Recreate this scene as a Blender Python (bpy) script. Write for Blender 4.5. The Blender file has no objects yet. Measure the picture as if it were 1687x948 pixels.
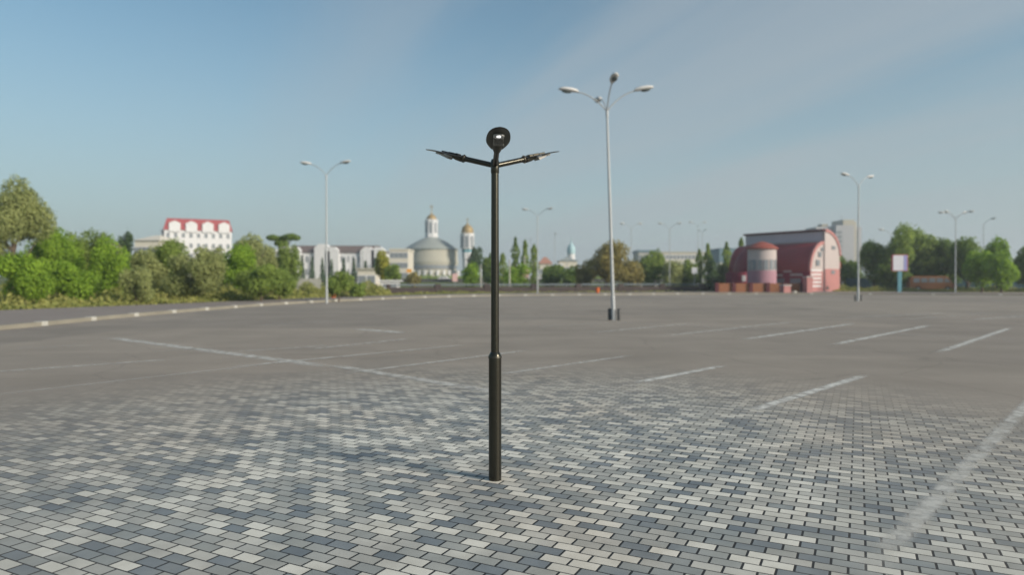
import bpy, math, random
import numpy as np
from mathutils import Vector, Matrix
R = math.radians
random.seed(7)
rng = np.random.default_rng(11)
scn = bpy.context.scene
C = scn.collection
F = 1125.0; CX = 843.5; YH = 462.0; EYE = 1.65
LAMP = (-0.14, 5.62)

def gx(px, d): return (px - CX) / F * d
def hz(py, d): return EYE + (YH - py) / F * d
def gp(px, py):
    d = F * EYE / (py - YH)
    return (gx(px, d), d)

# ------------------------------------------------------------------ terrain
def sstep(a, b, t):
    t = min(1, max(0, (t - a) / (b - a))); return t * t * (3 - 2 * t)
def terr(x, y):
    z = 1.15 * sstep(128, 150, y) + 2.0 * sstep(185, 270, y) + 3.0 * sstep(300, 900, y)
    return z

# ------------------------------------------------------------------ materials
def mat(name, col, rough=0.7, metal=0.0, var=0.12, scale=3.0, bump=0.0, spec=0.4, emit=None):
    m = bpy.data.materials.new(name); m.use_nodes = True
    nt = m.node_tree; b = nt.nodes['Principled BSDF']
    b.inputs['Roughness'].default_value = rough
    b.inputs['Metallic'].default_value = metal
    b.inputs['Specular IOR Level'].default_value = spec
    tc = nt.nodes.new('ShaderNodeTexCoord'); nz = nt.nodes.new('ShaderNodeTexNoise')
    nz.inputs['Scale'].default_value = scale; nz.inputs['Detail'].default_value = 5
    nt.links.new(tc.outputs['Object'], nz.inputs['Vector'])
    mx = nt.nodes.new('ShaderNodeMix'); mx.data_type = 'RGBA'
    mx.inputs['A'].default_value = (*[c * (1 - var) for c in col], 1)
    mx.inputs['B'].default_value = (*[min(1, c * (1 + var)) for c in col], 1)
    nt.links.new(nz.outputs['Fac'], mx.inputs['Factor'])
    nt.links.new(mx.outputs['Result'], b.inputs['Base Color'])
    if bump:
        bp = nt.nodes.new('ShaderNodeBump'); bp.inputs['Strength'].default_value = bump
        bp.inputs['Distance'].default_value = 0.02
        nt.links.new(nz.outputs['Fac'], bp.inputs['Height']); nt.links.new(bp.outputs['Normal'], b.inputs['Normal'])
    if emit:
        b.inputs['Emission Color'].default_value = (*emit[:3], 1); b.inputs['Emission Strength'].default_value = emit[3]
    return m

def leafmat(name, dark, light, scale=0.9):
    m = bpy.data.materials.new(name); m.use_nodes = True
    nt = m.node_tree; b = nt.nodes['Principled BSDF']; out = nt.nodes['Material Output']
    b.inputs['Roughness'].default_value = 0.75; b.inputs['Specular IOR Level'].default_value = 0.2
    g = nt.nodes.new('ShaderNodeNewGeometry')
    tc = nt.nodes.new('ShaderNodeTexCoord'); nz = nt.nodes.new('ShaderNodeTexNoise')
    nz.inputs['Scale'].default_value = scale; nz.inputs['Detail'].default_value = 3
    nt.links.new(tc.outputs['Object'], nz.inputs['Vector'])
    a = nt.nodes.new('ShaderNodeMath'); a.operation = 'MULTIPLY'; a.inputs[1].default_value = 0.45
    nt.links.new(g.outputs['Random Per Island'], a.inputs[0])
    s = nt.nodes.new('ShaderNodeMapRange'); s.inputs['From Min'].default_value = 0.3; s.inputs['From Max'].default_value = 0.7
    s.inputs['To Max'].default_value = 0.55
    nt.links.new(nz.outputs['Fac'], s.inputs['Value'])
    ad = nt.nodes.new('ShaderNodeMath'); ad.operation = 'ADD'; ad.use_clamp = True
    nt.links.new(a.outputs[0], ad.inputs[0]); nt.links.new(s.outputs[0], ad.inputs[1])
    mx = nt.nodes.new('ShaderNodeMix'); mx.data_type = 'RGBA'
    mx.inputs['A'].default_value = (*dark, 1); mx.inputs['B'].default_value = (*light, 1)
    nt.links.new(ad.outputs[0], mx.inputs['Factor']); nt.links.new(mx.outputs['Result'], b.inputs['Base Color'])
    tr = nt.nodes.new('ShaderNodeBsdfTranslucent'); nt.links.new(mx.outputs['Result'], tr.inputs['Color'])
    ms = nt.nodes.new('ShaderNodeMixShader'); ms.inputs[0].default_value = 0.48
    nt.links.new(b.outputs[0], ms.inputs[1]); nt.links.new(tr.outputs[0], ms.inputs[2])
    nt.links.new(ms.outputs[0], out.inputs['Surface'])
    return m

M = dict(
    lamp=mat('bronze_black_metal', (0.056, 0.053, 0.042), 0.28, 0.85, 0.12, 25, 0.03, 0.5),
    boxshade=mat('black_shaded_plastic', (0.014, 0.014, 0.014), 0.45, 0.2, 0.1, 30),
    clamp=mat('worn_bronze_metal', (0.06, 0.056, 0.045), 0.42, 0.7, 0.2, 30, 0.03),
    fin=mat('grey_cooling_fins', (0.36, 0.35, 0.33), 0.5, 0.0, 0.1, 20),
    led=mat('lit_led', (0.8, 0.8, 0.8), 0.3, emit=(1, 0.99, 0.97, 3.5)),
    lens=mat('lens_rim', (0.34, 0.34, 0.33), 0.35, 0.0, 0.1, 20),
    solar=mat('solar_glass', (0.015, 0.022, 0.035), 0.15, 0.2, 0.1, 20),
    galv=mat('galvanised_steel', (0.40, 0.42, 0.43), 0.55, 0.15, 0.12, 2.5),
    headpl=mat('pale_lamp_housing', (0.60, 0.59, 0.57), 0.5, 0, 0.08, 4),
    headgl=mat('dull_lamp_glass', (0.10, 0.12, 0.12), 0.2, 0, 0.1, 4),
    darkst=mat('dark_steel', (0.08, 0.08, 0.078), 0.6, 0.2, 0.2, 5),
    concrete=mat('concrete', (0.38, 0.37, 0.33), 0.9, 0, 0.2, 1.5, 0.1),
    kerb=mat('kerb_stone', (0.24, 0.222, 0.18), 0.9, 0, 0.3, 0.8),
    kerbend=mat('whitewashed_kerb', (0.42, 0.41, 0.37), 0.9, 0, 0.15, 2),
    pave=mat('pavement_slabs', (0.235, 0.20, 0.18), 0.9, 0, 0.2, 0.7),
    white=mat('white_render', (0.66, 0.655, 0.66), 0.85, 0, 0.06, 0.5),
    cream=mat('cream_render', (0.58, 0.54, 0.46), 0.85, 0, 0.08, 0.5),
    pinkw=mat('pale_pink_render', (0.46, 0.40, 0.385), 0.85, 0, 0.06, 0.5),
    salmon=mat('salmon_render', (0.42, 0.19, 0.18), 0.85, 0, 0.12, 0.7),
    mauve=mat('mauve_render', (0.36, 0.20, 0.24), 0.85, 0, 0.1, 0.7),
    crimson=mat('crimson_render', (0.24, 0.035, 0.065), 0.75, 0, 0.12, 0.7),
    darkred=mat('dark_red_roofing', (0.26, 0.045, 0.05), 0.55, 0, 0.18, 0.8),
    brickroof=mat('orange_red_tiles', (0.27, 0.075, 0.055), 0.75, 0, 0.15, 1),
    redroof=mat('red_metal_roof', (0.30, 0.055, 0.06), 0.6, 0, 0.12, 0.6),
    maroon=mat('maroon_trim', (0.10, 0.02, 0.025), 0.7, 0, 0.1, 1),
    brownroof=mat('grey_brown_roof', (0.14, 0.105, 0.095), 0.85, 0, 0.15, 0.6),
    greyroof=mat('grey_sheet_roof', (0.31, 0.335, 0.31), 0.6, 0.1, 0.12, 0.4),
    greywall=mat('grey_panel_wall', (0.38, 0.38, 0.40), 0.85, 0, 0.1, 0.4),
    bluegrey=mat('blue_grey_cladding', (0.12, 0.19, 0.23), 0.6, 0, 0.12, 0.4),
    beige=mat('beige_panel_wall', (0.43, 0.40, 0.33), 0.85, 0, 0.1, 0.4),
    stone=mat('drum_stone', (0.40, 0.385, 0.32), 0.85, 0, 0.1, 0.3),
    gold=mat('gilded_dome', (0.32, 0.23, 0.10), 0.5, 0.15, 0.1, 1),
    glass=mat('window_glass', (0.22, 0.24, 0.26), 0.2, 0, 0.15, 0.7),
    teal=mat('teal_paint', (0.12, 0.30, 0.36), 0.6, 0, 0.1, 1),
    palecyan=mat('pale_cyan_paint', (0.34, 0.50, 0.54), 0.6, 0, 0.1, 1),
    faroof=mat('faded_orange_tiles', (0.40, 0.20, 0.14), 0.8, 0, 0.1, 1),
    mauvegrey=mat('mauve_grey_render', (0.50, 0.46, 0.50), 0.85, 0, 0.08, 1),
    maroonroof=mat('dull_maroon_roofing', (0.20, 0.035, 0.045), 0.6, 0, 0.15, 0.8),
    bluef=mat('blue_fence_paint', (0.018, 0.06, 0.085), 0.6, 0, 0.15, 0.6),
    orangeb=mat('orange_brick', (0.30, 0.125, 0.06), 0.85, 0, 0.2, 3),
    orange=mat('orange_plastic', (0.62, 0.14, 0.03), 0.5, 0, 0.08, 2),
    yellow=mat('yellow_orange_sign', (0.75, 0.33, 0.04), 0.5, 0, 0.05, 2),
    pinksign=mat('pink_white_sign', (0.7, 0.45, 0.43), 0.5, 0, 0.08, 2),
    signw=mat('white_sign_face', (0.72, 0.71, 0.75), 0.4, 0, 0.05, 2),
    signv=mat('violet_sign_stripe', (0.33, 0.33, 0.60), 0.4, 0, 0.05, 2),
    signr=mat('red_sign_frame', (0.45, 0.05, 0.08), 0.4, 0, 0.05, 2),
    parapet=mat('brown_stone_parapet', (0.055, 0.042, 0.04), 0.9, 0, 0.35, 0.6),
    rail=mat('blue_grey_rail', (0.11, 0.135, 0.16), 0.6, 0.2, 0.15, 0.6),
    carw=mat('white_car_paint', (0.75, 0.73, 0.72), 0.3, 0, 0.03, 1, spec=0.6),
    cars=mat('silver_car_paint', (0.35, 0.37, 0.4), 0.3, 0.4, 0.03, 1, spec=0.6),
    carr=mat('red_car_paint', (0.35, 0.05, 0.03), 0.3, 0, 0.03, 1, spec=0.6),
    caro=mat('orange_bus_paint', (0.25, 0.11, 0.045), 0.6, 0, 0.12, 1),
    tyre=mat('tyre_rubber', (0.02, 0.02, 0.02), 0.9),
    bark=mat('bark', (0.10, 0.075, 0.055), 0.95, 0, 0.3, 4),
    bark_pale=mat('pale_bark', (0.28, 0.25, 0.2), 0.95, 0, 0.3, 4),
)
LM = dict(
    olive=leafmat('olive_leaves', (0.211, 0.251, 0.089), (0.486, 0.518, 0.211)),
    bright=leafmat('bright_leaves', (0.121, 0.227, 0.026), (0.406, 0.583, 0.065)),
    mid=leafmat('mid_leaves', (0.138, 0.211, 0.049), (0.373, 0.470, 0.106)),
    deep=leafmat('deep_leaves', (0.089, 0.162, 0.046), (0.276, 0.373, 0.073)),
    brown=leafmat('bronze_leaves', (0.194, 0.181, 0.073), (0.486, 0.413, 0.138)),
    conif=leafmat('conifer_needles', (0.056, 0.106, 0.061), (0.145, 0.211, 0.089)),
    yell=leafmat('yellowish_leaves', (0.244, 0.276, 0.041), (0.518, 0.486, 0.082)),
    grass=leafmat('grass_blades', (0.179, 0.227, 0.056), (0.518, 0.486, 0.162), 0.35),
)

# ------------------------------------------------------------------ mesh builder
class MB:
    def __init__(s): s.v = []; s.f = []
    def add(s, vs, fs, mtx=None):
        n = len(s.v)
        if mtx is not None: vs = [mtx @ Vector(p) for p in vs]
        s.v += [tuple(p) for p in vs]; s.f += [tuple(i + n for i in f) for f in fs]; return s
    def box(s, x0, x1, y0, y1, z0, z1, mtx=None, bev=0.0):
        if bev <= 0:
            vs = [(x0,y0,z0),(x1,y0,z0),(x1,y1,z0),(x0,y1,z0),(x0,y0,z1),(x1,y0,z1),(x1,y1,z1),(x0,y1,z1)]
            fs = [(0,3,2,1),(4,5,6,7),(0,1,5,4),(1,2,6,5),(2,3,7,6),(3,0,4,7)]
            return s.add(vs, fs, mtx)
        b = bev
        pts = [(x0+b,y0),(x1-b,y0),(x1,y0+b),(x1,y1-b),(x1-b,y1),(x0+b,y1),(x0,y1-b),(x0,y0+b)]
        return s.prism(pts, z0, z1, mtx, b)
    def prism(s, pts, z0, z1, mtx=None, bev=0):
        n = len(pts); cx = sum(p[0] for p in pts)/n; cy = sum(p[1] for p in pts)/n
        vs = [(p[0],p[1],z0) for p in pts]
        if bev:
            vs += [(p[0],p[1],z1-bev) for p in pts]
            w = max(1e-6, max(abs(p[0]-cx) for p in pts)); h = max(1e-6, max(abs(p[1]-cy) for p in pts))
            vs += [(cx+(p[0]-cx)*(1-bev/w), cy+(p[1]-cy)*(1-bev/h), z1) for p in pts]; k = 3
        else:
            vs += [(p[0],p[1],z1) for p in pts]; k = 2
        fs = [tuple(range(n-1,-1,-1)), tuple(range((k-1)*n, k*n))]
        for r in range(k-1):
            for i in range(n):
                j = (i+1) % n; fs.append((r*n+i, r*n+j, (r+1)*n+j, (r+1)*n+i))
        return s.add(vs, fs, mtx)
    def lathe(s, prof, n=24, c=(0,0,0), mtx=None, cap=True):
        vs = []; fs = []
        for (r, z) in prof:
            for i in range(n):
                a = 2*math.pi*i/n; vs.append((c[0]+r*math.cos(a), c[1]+r*math.sin(a), c[2]+z))
        for k in range(len(prof)-1):
            for i in range(n):
                j = (i+1) % n; fs.append((k*n+i, k*n+j, (k+1)*n+j, (k+1)*n+i))
        if cap:
            fs.append(tuple(range(n-1,-1,-1))); fs.append(tuple((len(prof)-1)*n+i for i in range(n)))
        return s.add(vs, fs, mtx)
    def tube(s, pts, rad, n=12, mtx=None):
        pts = [Vector(p) for p in pts]
        if not isinstance(rad, (list, tuple)): rad = [rad]*len(pts)
        vs = []; fs = []; up = None
        for k, p in enumerate(pts):
            t = (pts[min(k+1, len(pts)-1)] - pts[max(k-1, 0)]).normalized()
            if up is None:
                up = Vector((0,0,1)) if abs(t.z) < 0.95 else Vector((1,0,0))
            a = t.cross(up).normalized(); b = a.cross(t).normalized(); up = b
            for i in range(n):
                w = 2*math.pi*i/n; vs.append(p + a*math.cos(w)*rad[k] + b*math.sin(w)*rad[k])
        for k in range(len(pts)-1):
            for i in range(n):
                j = (i+1) % n; fs.append((k*n+i, k*n+j, (k+1)*n+j, (k+1)*n+i))
        fs.append(tuple(range(n-1,-1,-1))); fs.append(tuple((len(pts)-1)*n+i for i in range(n)))
        return s.add(vs, fs, mtx)
    def sweep(s, rings, mtx=None):   # rings: equal length lists of points, closed loops
        n = len(rings[0]); vs = [p for r in rings for p in r]; fs = []
        for k in range(len(rings)-1):
            for i in range(n):
                j = (i+1) % n; fs.append((k*n+i, k*n+j, (k+1)*n+j, (k+1)*n+i))
        fs.append(tuple(range(n-1,-1,-1))); fs.append(tuple((len(rings)-1)*n+i for i in range(n)))
        return s.add(vs, fs, mtx)
    def build(s, name, m, parent=None, smooth=False):
        me = bpy.data.meshes.new(name); me.from_pydata(s.v, [], s.f); me.materials.append(m)
        import bmesh
        bm = bmesh.new(); bm.from_mesh(me); bmesh.ops.recalc_face_normals(bm, faces=bm.faces); bm.to_mesh(me); bm.free()
        if smooth:
            me.shade_smooth()
            me.set_sharp_from_angle(angle=R(38))
        o = bpy.data.objects.new(name, me); C.objects.link(o)
        if parent is not None: o.parent = parent
        return o

def tag(o, label=None, cat=None, group=None, kind=None):
    if label: o['label'] = label
    if cat: o['category'] = cat
    if group: o['group'] = group
    if kind: o['kind'] = kind
    return o
def thing(name, label, cat, loc=(0,0,0), rz=0, group=None):
    o = bpy.data.objects.new(name, None); C.objects.link(o); o.empty_display_size = 0.3
    o.location = loc; o.rotation_euler = (0,0,rz); return tag(o, label, cat, group)
def kids(o): return [c for c in C.objects if c.parent == o]
def copy_tree(o, parent=None):
    c = o.copy(); C.objects.link(c); c.parent = parent
    for ch in kids(o): copy_tree(ch, c)
    return c
def copy_thing(o, loc, rz, label, group=None):
    c = copy_tree(o); c.location = loc; c.rotation_euler = (0,0,rz); c['label'] = label
    if group: c['group'] = group
    return c

# ------------------------------------------------------------------ ground
def grid(name, xs, ys, zf, m, label=None):
    v = [(x, y, zf(x, y)) for y in ys for x in xs]; n = len(xs)
    f = [(j*n+i, j*n+i+1, (j+1)*n+i+1, (j+1)*n+i) for j in range(len(ys)-1) for i in range(n-1)]
    me = bpy.data.meshes.new(name); me.from_pydata(v, [], f); me.materials.append(m); me.shade_smooth()
    o = bpy.data.objects.new(name, me); C.objects.link(o); tag(o, kind='structure'); return o

def node_ground():
    m = bpy.data.materials.new('rough_grass_and_earth'); m.use_nodes = True
    nt = m.node_tree; b = nt.nodes['Principled BSDF']; b.inputs['Roughness'].default_value = 0.95
    b.inputs['Specular IOR Level'].default_value = 0.1
    tc = nt.nodes.new('ShaderNodeTexCoord')
    n1 = nt.nodes.new('ShaderNodeTexNoise'); n1.inputs['Scale'].default_value = 0.12; n1.inputs['Detail'].default_value = 6
    r = nt.nodes.new('ShaderNodeValToRGB'); e = r.color_ramp.elements
    e[0].position = 0.36; e[0].color = (0.15, 0.125, 0.085, 1); e[1].position = 0.5; e[1].color = (0.085, 0.12, 0.025, 1)
    x = e.new(0.7); x.color = (0.12, 0.16, 0.03, 1)
    nt.links.new(tc.outputs['Object'], n1.inputs['Vector']); nt.links.new(n1.outputs['Fac'], r.inputs['Fac'])
    nt.links.new(r.outputs['Color'], b.inputs['Base Color'])
    return m
xs = [-1500,-900,-500,-300] + list(range(-220, 221, 20)) + [300,500,900,1500]
ys = [-400,-100,0,60,100,120,126,132,138,144,150,160,185,200,215,230,245,260,275,300,400,500,600,750,900,1400,2500]
grid('ground', xs, ys, lambda x, y: terr(x, y) - 0.03, node_ground())

# parking lot: asphalt with a round field of concrete pavers worn in around the lamp
KERB = [(-2, -15),(-30,-8),(-27, 2),(-21,10),(-18.0,17),(-16.9,22.4),(-17.1,29.5),(-16.7,37),(-15.8,45),(-14.2,51),(-12.2,56),(-8.3,64),(-3.5,69),(1,72),(10.5,75.5),(22,79.5),(38,79),(53,74),(75,66),(100,50),(110,20),(90,-15)]
def smooth_line(p, k=4):
    out = []
    for i in range(len(p)-1):
        p0 = p[max(i-1,0)]; p1 = p[i]; p2 = p[i+1]; p3 = p[min(i+2, len(p)-1)]
        for j in range(k):
            t = j/k
            out.append(tuple(0.5*((2*b)+(-a+c)*t+(2*a-5*b+4*c-d)*t*t+(-a+3*b-3*c+d)*t**3) for a,b,c,d in zip(p0,p1,p2,p3)))
    out.append(p[-1]); return out
KL = smooth_line(KERB[2:-1])

def lot_material():
    m = bpy.data.materials.new('asphalt_and_pavers'); m.use_nodes = True
    nt = m.node_tree; N = nt.nodes.new; L = nt.links.new; b = nt.nodes['Principled BSDF']
    def math_(op, a, b_=None, c=None):
        n = N('ShaderNodeMath'); n.operation = op
        for i, v in enumerate([a, b_, c]):
            if v is None: continue
            if isinstance(v, (int, float)): n.inputs[i].default_value = v
            else: L(v, n.inputs[i])
        return n.outputs[0]
    def noise(vec, sc, det=5, rough=0.55):
        n = N('ShaderNodeTexNoise'); n.inputs['Scale'].default_value = sc; n.inputs['Detail'].default_value = det
        n.inputs['Roughness'].default_value = rough
        L(vec, n.inputs['Vector']); return n.outputs['Fac']
    def ramp(fac, els):
        r = N('ShaderNodeValToRGB'); e = r.color_ramp.elements
        e[0].position = els[0][0]; e[0].color = (*els[0][1], 1); e[1].position = els[-1][0]; e[1].color = (*els[-1][1], 1)
        for p, c in els[1:-1]: q = e.new(p); q.color = (*c, 1)
        L(fac, r.inputs['Fac']); return r.outputs['Color']
    def mix(f, a, b_, mode='MIX'):
        n = N('ShaderNodeMix'); n.data_type = 'RGBA'; n.blend_type = mode
        for k, v in (('Factor', f), ('A', a), ('B', b_)):
            if isinstance(v, (int, float)): n.inputs[k].default_value = v
            elif isinstance(v, tuple): n.inputs[k].default_value = (*v, 1)
            else: L(v, n.inputs[k])
        return n.outputs['Result']
    def mr(v, a, b_, c=0.0, d=1.0, smooth=True):
        n = N('ShaderNodeMapRange'); n.interpolation_type = 'SMOOTHSTEP' if smooth else 'LINEAR'
        for k, q in zip(('From Min','From Max','To Min','To Max'), (a,b_,c,d)): n.inputs[k].default_value = q
        L(v, n.inputs['Value']); return n.outputs[0]
    tc = N('ShaderNodeTexCoord'); P = tc.outputs['Object']
    sx = N('ShaderNodeSeparateXYZ'); L(P, sx.inputs[0]); X, Y = sx.outputs[0], sx.outputs[1]
    th = R(PAV_ANG)
    cr, sr = math.cos(th), math.sin(th)
    a = math_('ADD', math_('MULTIPLY', X, cr), math_('MULTIPLY', Y, -sr))      # along the rows
    bb = math_('ADD', math_('MULTIPLY', X, sr), math_('MULTIPLY', Y, cr))      # across the rows
    A = math_('DIVIDE', math_('SUBTRACT', a, PAV_A0), PAV_L)
    B = math_('ADD', math_('DIVIDE', math_('SUBTRACT', bb, PAV_B0), PAV_W), 0.5)
    row = math_('FLOOR', B)
    half = math_('MULTIPLY', math_('PINGPONG', row, 1.0), 0.5)
    A2 = math_('ADD', A, half)
    col = math_('FLOOR', A2)
    fa = math_('SUBTRACT', A2, col); fb = math_('SUBTRACT', B, row)
    ea = math_('MULTIPLY', math_('MINIMUM', fa, math_('SUBTRACT', 1.0, fa)), PAV_L)
    eb = math_('MULTIPLY', math_('MINIMUM', fb, math_('SUBTRACT', 1.0, fb)), PAV_W)
    ja = mr(ea, 0.0066, 0.0080); jb = mr(eb, 0.0040, 0.0056)
    solid = math_('MULTIPLY', ja, jb)
    cv = N('ShaderNodeCombineXYZ'); L(row, cv.inputs[0]); L(col, cv.inputs[1])
    wn = N('ShaderNodeTexWhiteNoise'); L(cv.outputs[0], wn.inputs['Vector'])
    patch = noise(P, 1.1, 3)
    tone = math_('ADD', math_('MULTIPLY', wn.outputs['Value'], 0.84), math_('MULTIPLY', math_('SUBTRACT', patch, 0.40), 0.75))
    pc = ramp(tone, [(0.02,(0.155,0.18,0.20)),(0.16,(0.205,0.23,0.245)),(0.26,(0.27,0.29,0.285)),(0.45,(0.36,0.365,0.34)),(0.60,(0.44,0.435,0.40)),(0.70,(0.55,0.54,0.485)),(0.80,(0.63,0.615,0.55)),(0.98,(0.69,0.67,0.60))])
    warm = noise(P, 0.33, 2)
    pc = mix(mr(warm, 0.42, 0.66, 0, 0.5), pc, mix(1.0, pc, (1.08, 0.97, 0.89), 'MULTIPLY'))
    grain = noise(P, 90, 4, 0.7)
    pc = mix(0.35, pc, mix(1.0, pc, ramp(grain, [(0.25,(0.72,0.72,0.72)),(0.75,(1.25,1.25,1.25))]), 'MULTIPLY'))
    stain = noise(P, 3.2, 6, 0.65)
    pc = mix(1.0, pc, ramp(stain, [(0.3,(0.86,0.85,0.83)),(0.62,(1.05,1.05,1.05))]), 'MULTIPLY')
    pc = mix(solid, (0.018, 0.019, 0.020), pc)
    # asphalt
    big = noise(P, 0.06, 4); med = noise(P, 0.5, 6, 0.6); fine = noise(P, 60, 3, 0.7)
    st = N('ShaderNodeMapping'); st.inputs['Scale'].default_value = (0.10, 0.55, 1); st.inputs['Rotation'].default_value = (0,0,R(-12)); L(P, st.inputs['Vector'])
    streak = noise(st.outputs[0], 1.2, 5, 0.6)
    ac = ramp(med, [(0.3,(0.243,0.214,0.181)),(0.7,(0.297,0.261,0.222))])
    ac = mix(1.0, ac, ramp(big, [(0.3,(0.93,0.92,0.92)),(0.7,(1.06,1.06,1.05))]), 'MULTIPLY')
    ac = mix(1.0, ac, ramp(streak, [(0.28,(0.78,0.78,0.77)),(0.42,(0.96,0.96,0.96)),(0.55,(1,1,1)),(0.75,(1.15,1.15,1.14))]), 'MULTIPLY')
    ac = mix(1.0, ac, ramp(fine, [(0.25,(0.85,0.85,0.85)),(0.75,(1.15,1.15,1.15))]), 'MULTIPLY')
    oil = N('ShaderNodeTexVoronoi'); oil.feature = 'F1'; oil.inputs['Scale'].default_value = 0.16; L(P, oil.inputs['Vector'])
    wob = math_('ADD', oil.outputs['Distance'], math_('MULTIPLY', med, 0.10))
    ac = mix(mr(wob, 0.075, 0.24, 0.60, 0.0), ac, (0.085, 0.078, 0.068))
    cw_ = N('ShaderNodeMapping'); L(P, cw_.inputs['Vector'])
    wv = N('ShaderNodeMix'); wv.data_type = 'VECTOR'; wv.inputs['Factor'].default_value = 0.35
    nv = N('ShaderNodeTexNoise'); nv.inputs['Scale'].default_value = 0.8; nv.inputs['Detail'].default_value = 4; L(P, nv.inputs['Vector'])
    L(P, wv.inputs[4]); L(nv.outputs['Color'], wv.inputs[5])
    ck = N('ShaderNodeTexVoronoi'); ck.feature = 'DISTANCE_TO_EDGE'; ck.inputs['Scale'].default_value = 0.35; L(wv.outputs[1], ck.inputs['Vector'])
    ac = mix(mr(ck.outputs['Distance'], 0.0, 0.010, 0.20, 0.0), ac, (0.09, 0.082, 0.07))
    pt = N('ShaderNodeTexVoronoi'); pt.inputs['Scale'].default_value = 0.11; pt.distance = 'CHEBYCHEV'; L(P, pt.inputs['Vector'])
    ps = N('ShaderNodeSeparateXYZ'); L(pt.outputs['Color'], ps.inputs[0])
    ac = mix(1.0, ac, ramp(ps.outputs[0], [(0.0,(0.90,0.90,0.91)),(0.4,(1,1,1)),(1.0,(1.06,1.05,1.04))]), 'MULTIPLY')
    # where pavers disappear under asphalt dust
    dx = math_('SUBTRACT', X, LAMP[0]); dy = math_('SUBTRACT', Y, LAMP[1])
    rad = math_('SQRT', math_('ADD', math_('MULTIPLY', dx, dx), math_('MULTIPLY', dy, dy)))
    f = mr(math_('ADD', rad, math_('MULTIPLY', math_('SUBTRACT', med, 0.5), 1.4)), 1.4, 8.9)
    colr = mix(f, pc, ac)
    L(colr, b.inputs['Base Color'])
    b.inputs['Specular IOR Level'].default_value = 0.30
    L(mr(f, 0, 1, 0.62, 0.9), b.inputs['Roughness'])
    h = math_('ADD', math_('MULTIPLY', solid, math_('SUBTRACT', 1.0, f)), math_('MULTIPLY', fine, 0.10))
    bp = N('ShaderNodeBump'); bp.inputs['Strength'].default_value = 0.5; bp.inputs['Distance'].default_value = 0.004
    L(h, bp.inputs['Height']); L(bp.outputs['Normal'], b.inputs['Normal'])
    return m
PAV_ANG = 26.93; PAV_L = 0.1815; PAV_W = 0.1006
_p = gp(1400.4, 922.3); _t = R(PAV_ANG)
PAV_A0 = _p[0]*math.cos(_t) - _p[1]*math.sin(_t)
PAV_B0 = _p[0]*math.sin(_t) + _p[1]*math.cos(_t)
lot = MB()
pts = [(-27,-14)] + [(-27,1)] + KL + [(90,-14)]
lot.add([(x, y, 0.0) for x, y in pts], [tuple(range(len(pts)))])
tag(lot.build('parking_lot', lot_material()), kind='structure')

# kerb stones + pavement round the back and left of the lot
OUT = smooth_line([(-34,2),(-31,10),(-29,20),(-27.5,28),(-26,35),(-22.7,43),(-20.5,50),(-18.1,56),(-15.2,63),(-11.8,69.5),(-6.5,76),(-1,80.5),(12,87),(34,93),(55,91),(69,86),(92,76),(118,55),(125,20)], 4)
pv = MB(); n = min(len(KL), len(OUT))
def resample(line, k):
    d = [0]
    for i in range(1, len(line)): d.append(d[-1]+math.dist(line[i-1][:2], line[i][:2]))
    out = []; j = 0
    for i in range(k):
        t = d[-1]*i/(k-1)
        while j < len(d)-2 and d[j+1] < t: j += 1
        u = (t-d[j])/(d[j+1]-d[j]); a, b = line[j], line[j+1]
        out.append((a[0]+(b[0]-a[0])*u, a[1]+(b[1]-a[1])*u))
    return out
def offset(line, w):
    out = []
    for i, p in enumerate(line):
        a = line[max(i-1,0)]; b = line[min(i+1,len(line)-1)]
        t = Vector((b[0]-a[0], b[1]-a[1])).normalized(); out.append((p[0]-t.y*w, p[1]+t.x*w))
    return out
ki = resample(offset(KL, 0.30), 120); ko = resample(OUT, 120)
pv.add([(x,y,0.12) for x,y in ki]+[(x,y,0.12) for x,y in ko]+[(x,y,-0.05) for x,y in ko],
       [(i,i+1,121+i,120+i) for i in range(119)]+[(120+i,121+i,241+i,240+i) for i in range(119)])
tag(pv.build('pavement', M['pave']), kind='structure')
kb = MB(); k0 = resample(KL, 240); k1 = offset(k0, 0.30)
kb.add([(x,y,-0.02) for x,y in k0]+[(x,y,0.15) for x,y in k0]+[(x,y,0.15) for x,y in k1]+[(x,y,0.10) for x,y in k1],
       [(r*240+i, r*240+i+1, (r+1)*240+i+1, (r+1)*240+i) for r in range(3) for i in range(239)])
tag(kb.build('kerb', M['kerb']), kind='structure')
kw = MB(); kr = resample(KL, 70)
for i in range(2, 68, 1):
    if (i % 2) and i > 34: continue
    a = Vector(kr[i]); b = Vector(kr[i+1]); t = (b-a).normalized()
    ang = math.atan2(t.y, t.x); mt = Matrix.Translation((a.x, a.y, 0)) @ Matrix.Rotation(ang, 4, 'Z')
    kw.box(0, 0.35, -0.012, 0.31, 0.002, 0.162, mt, 0.02)
tag(kw.build('kerb_whitewash', M['kerbend']), kind='structure')

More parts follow.
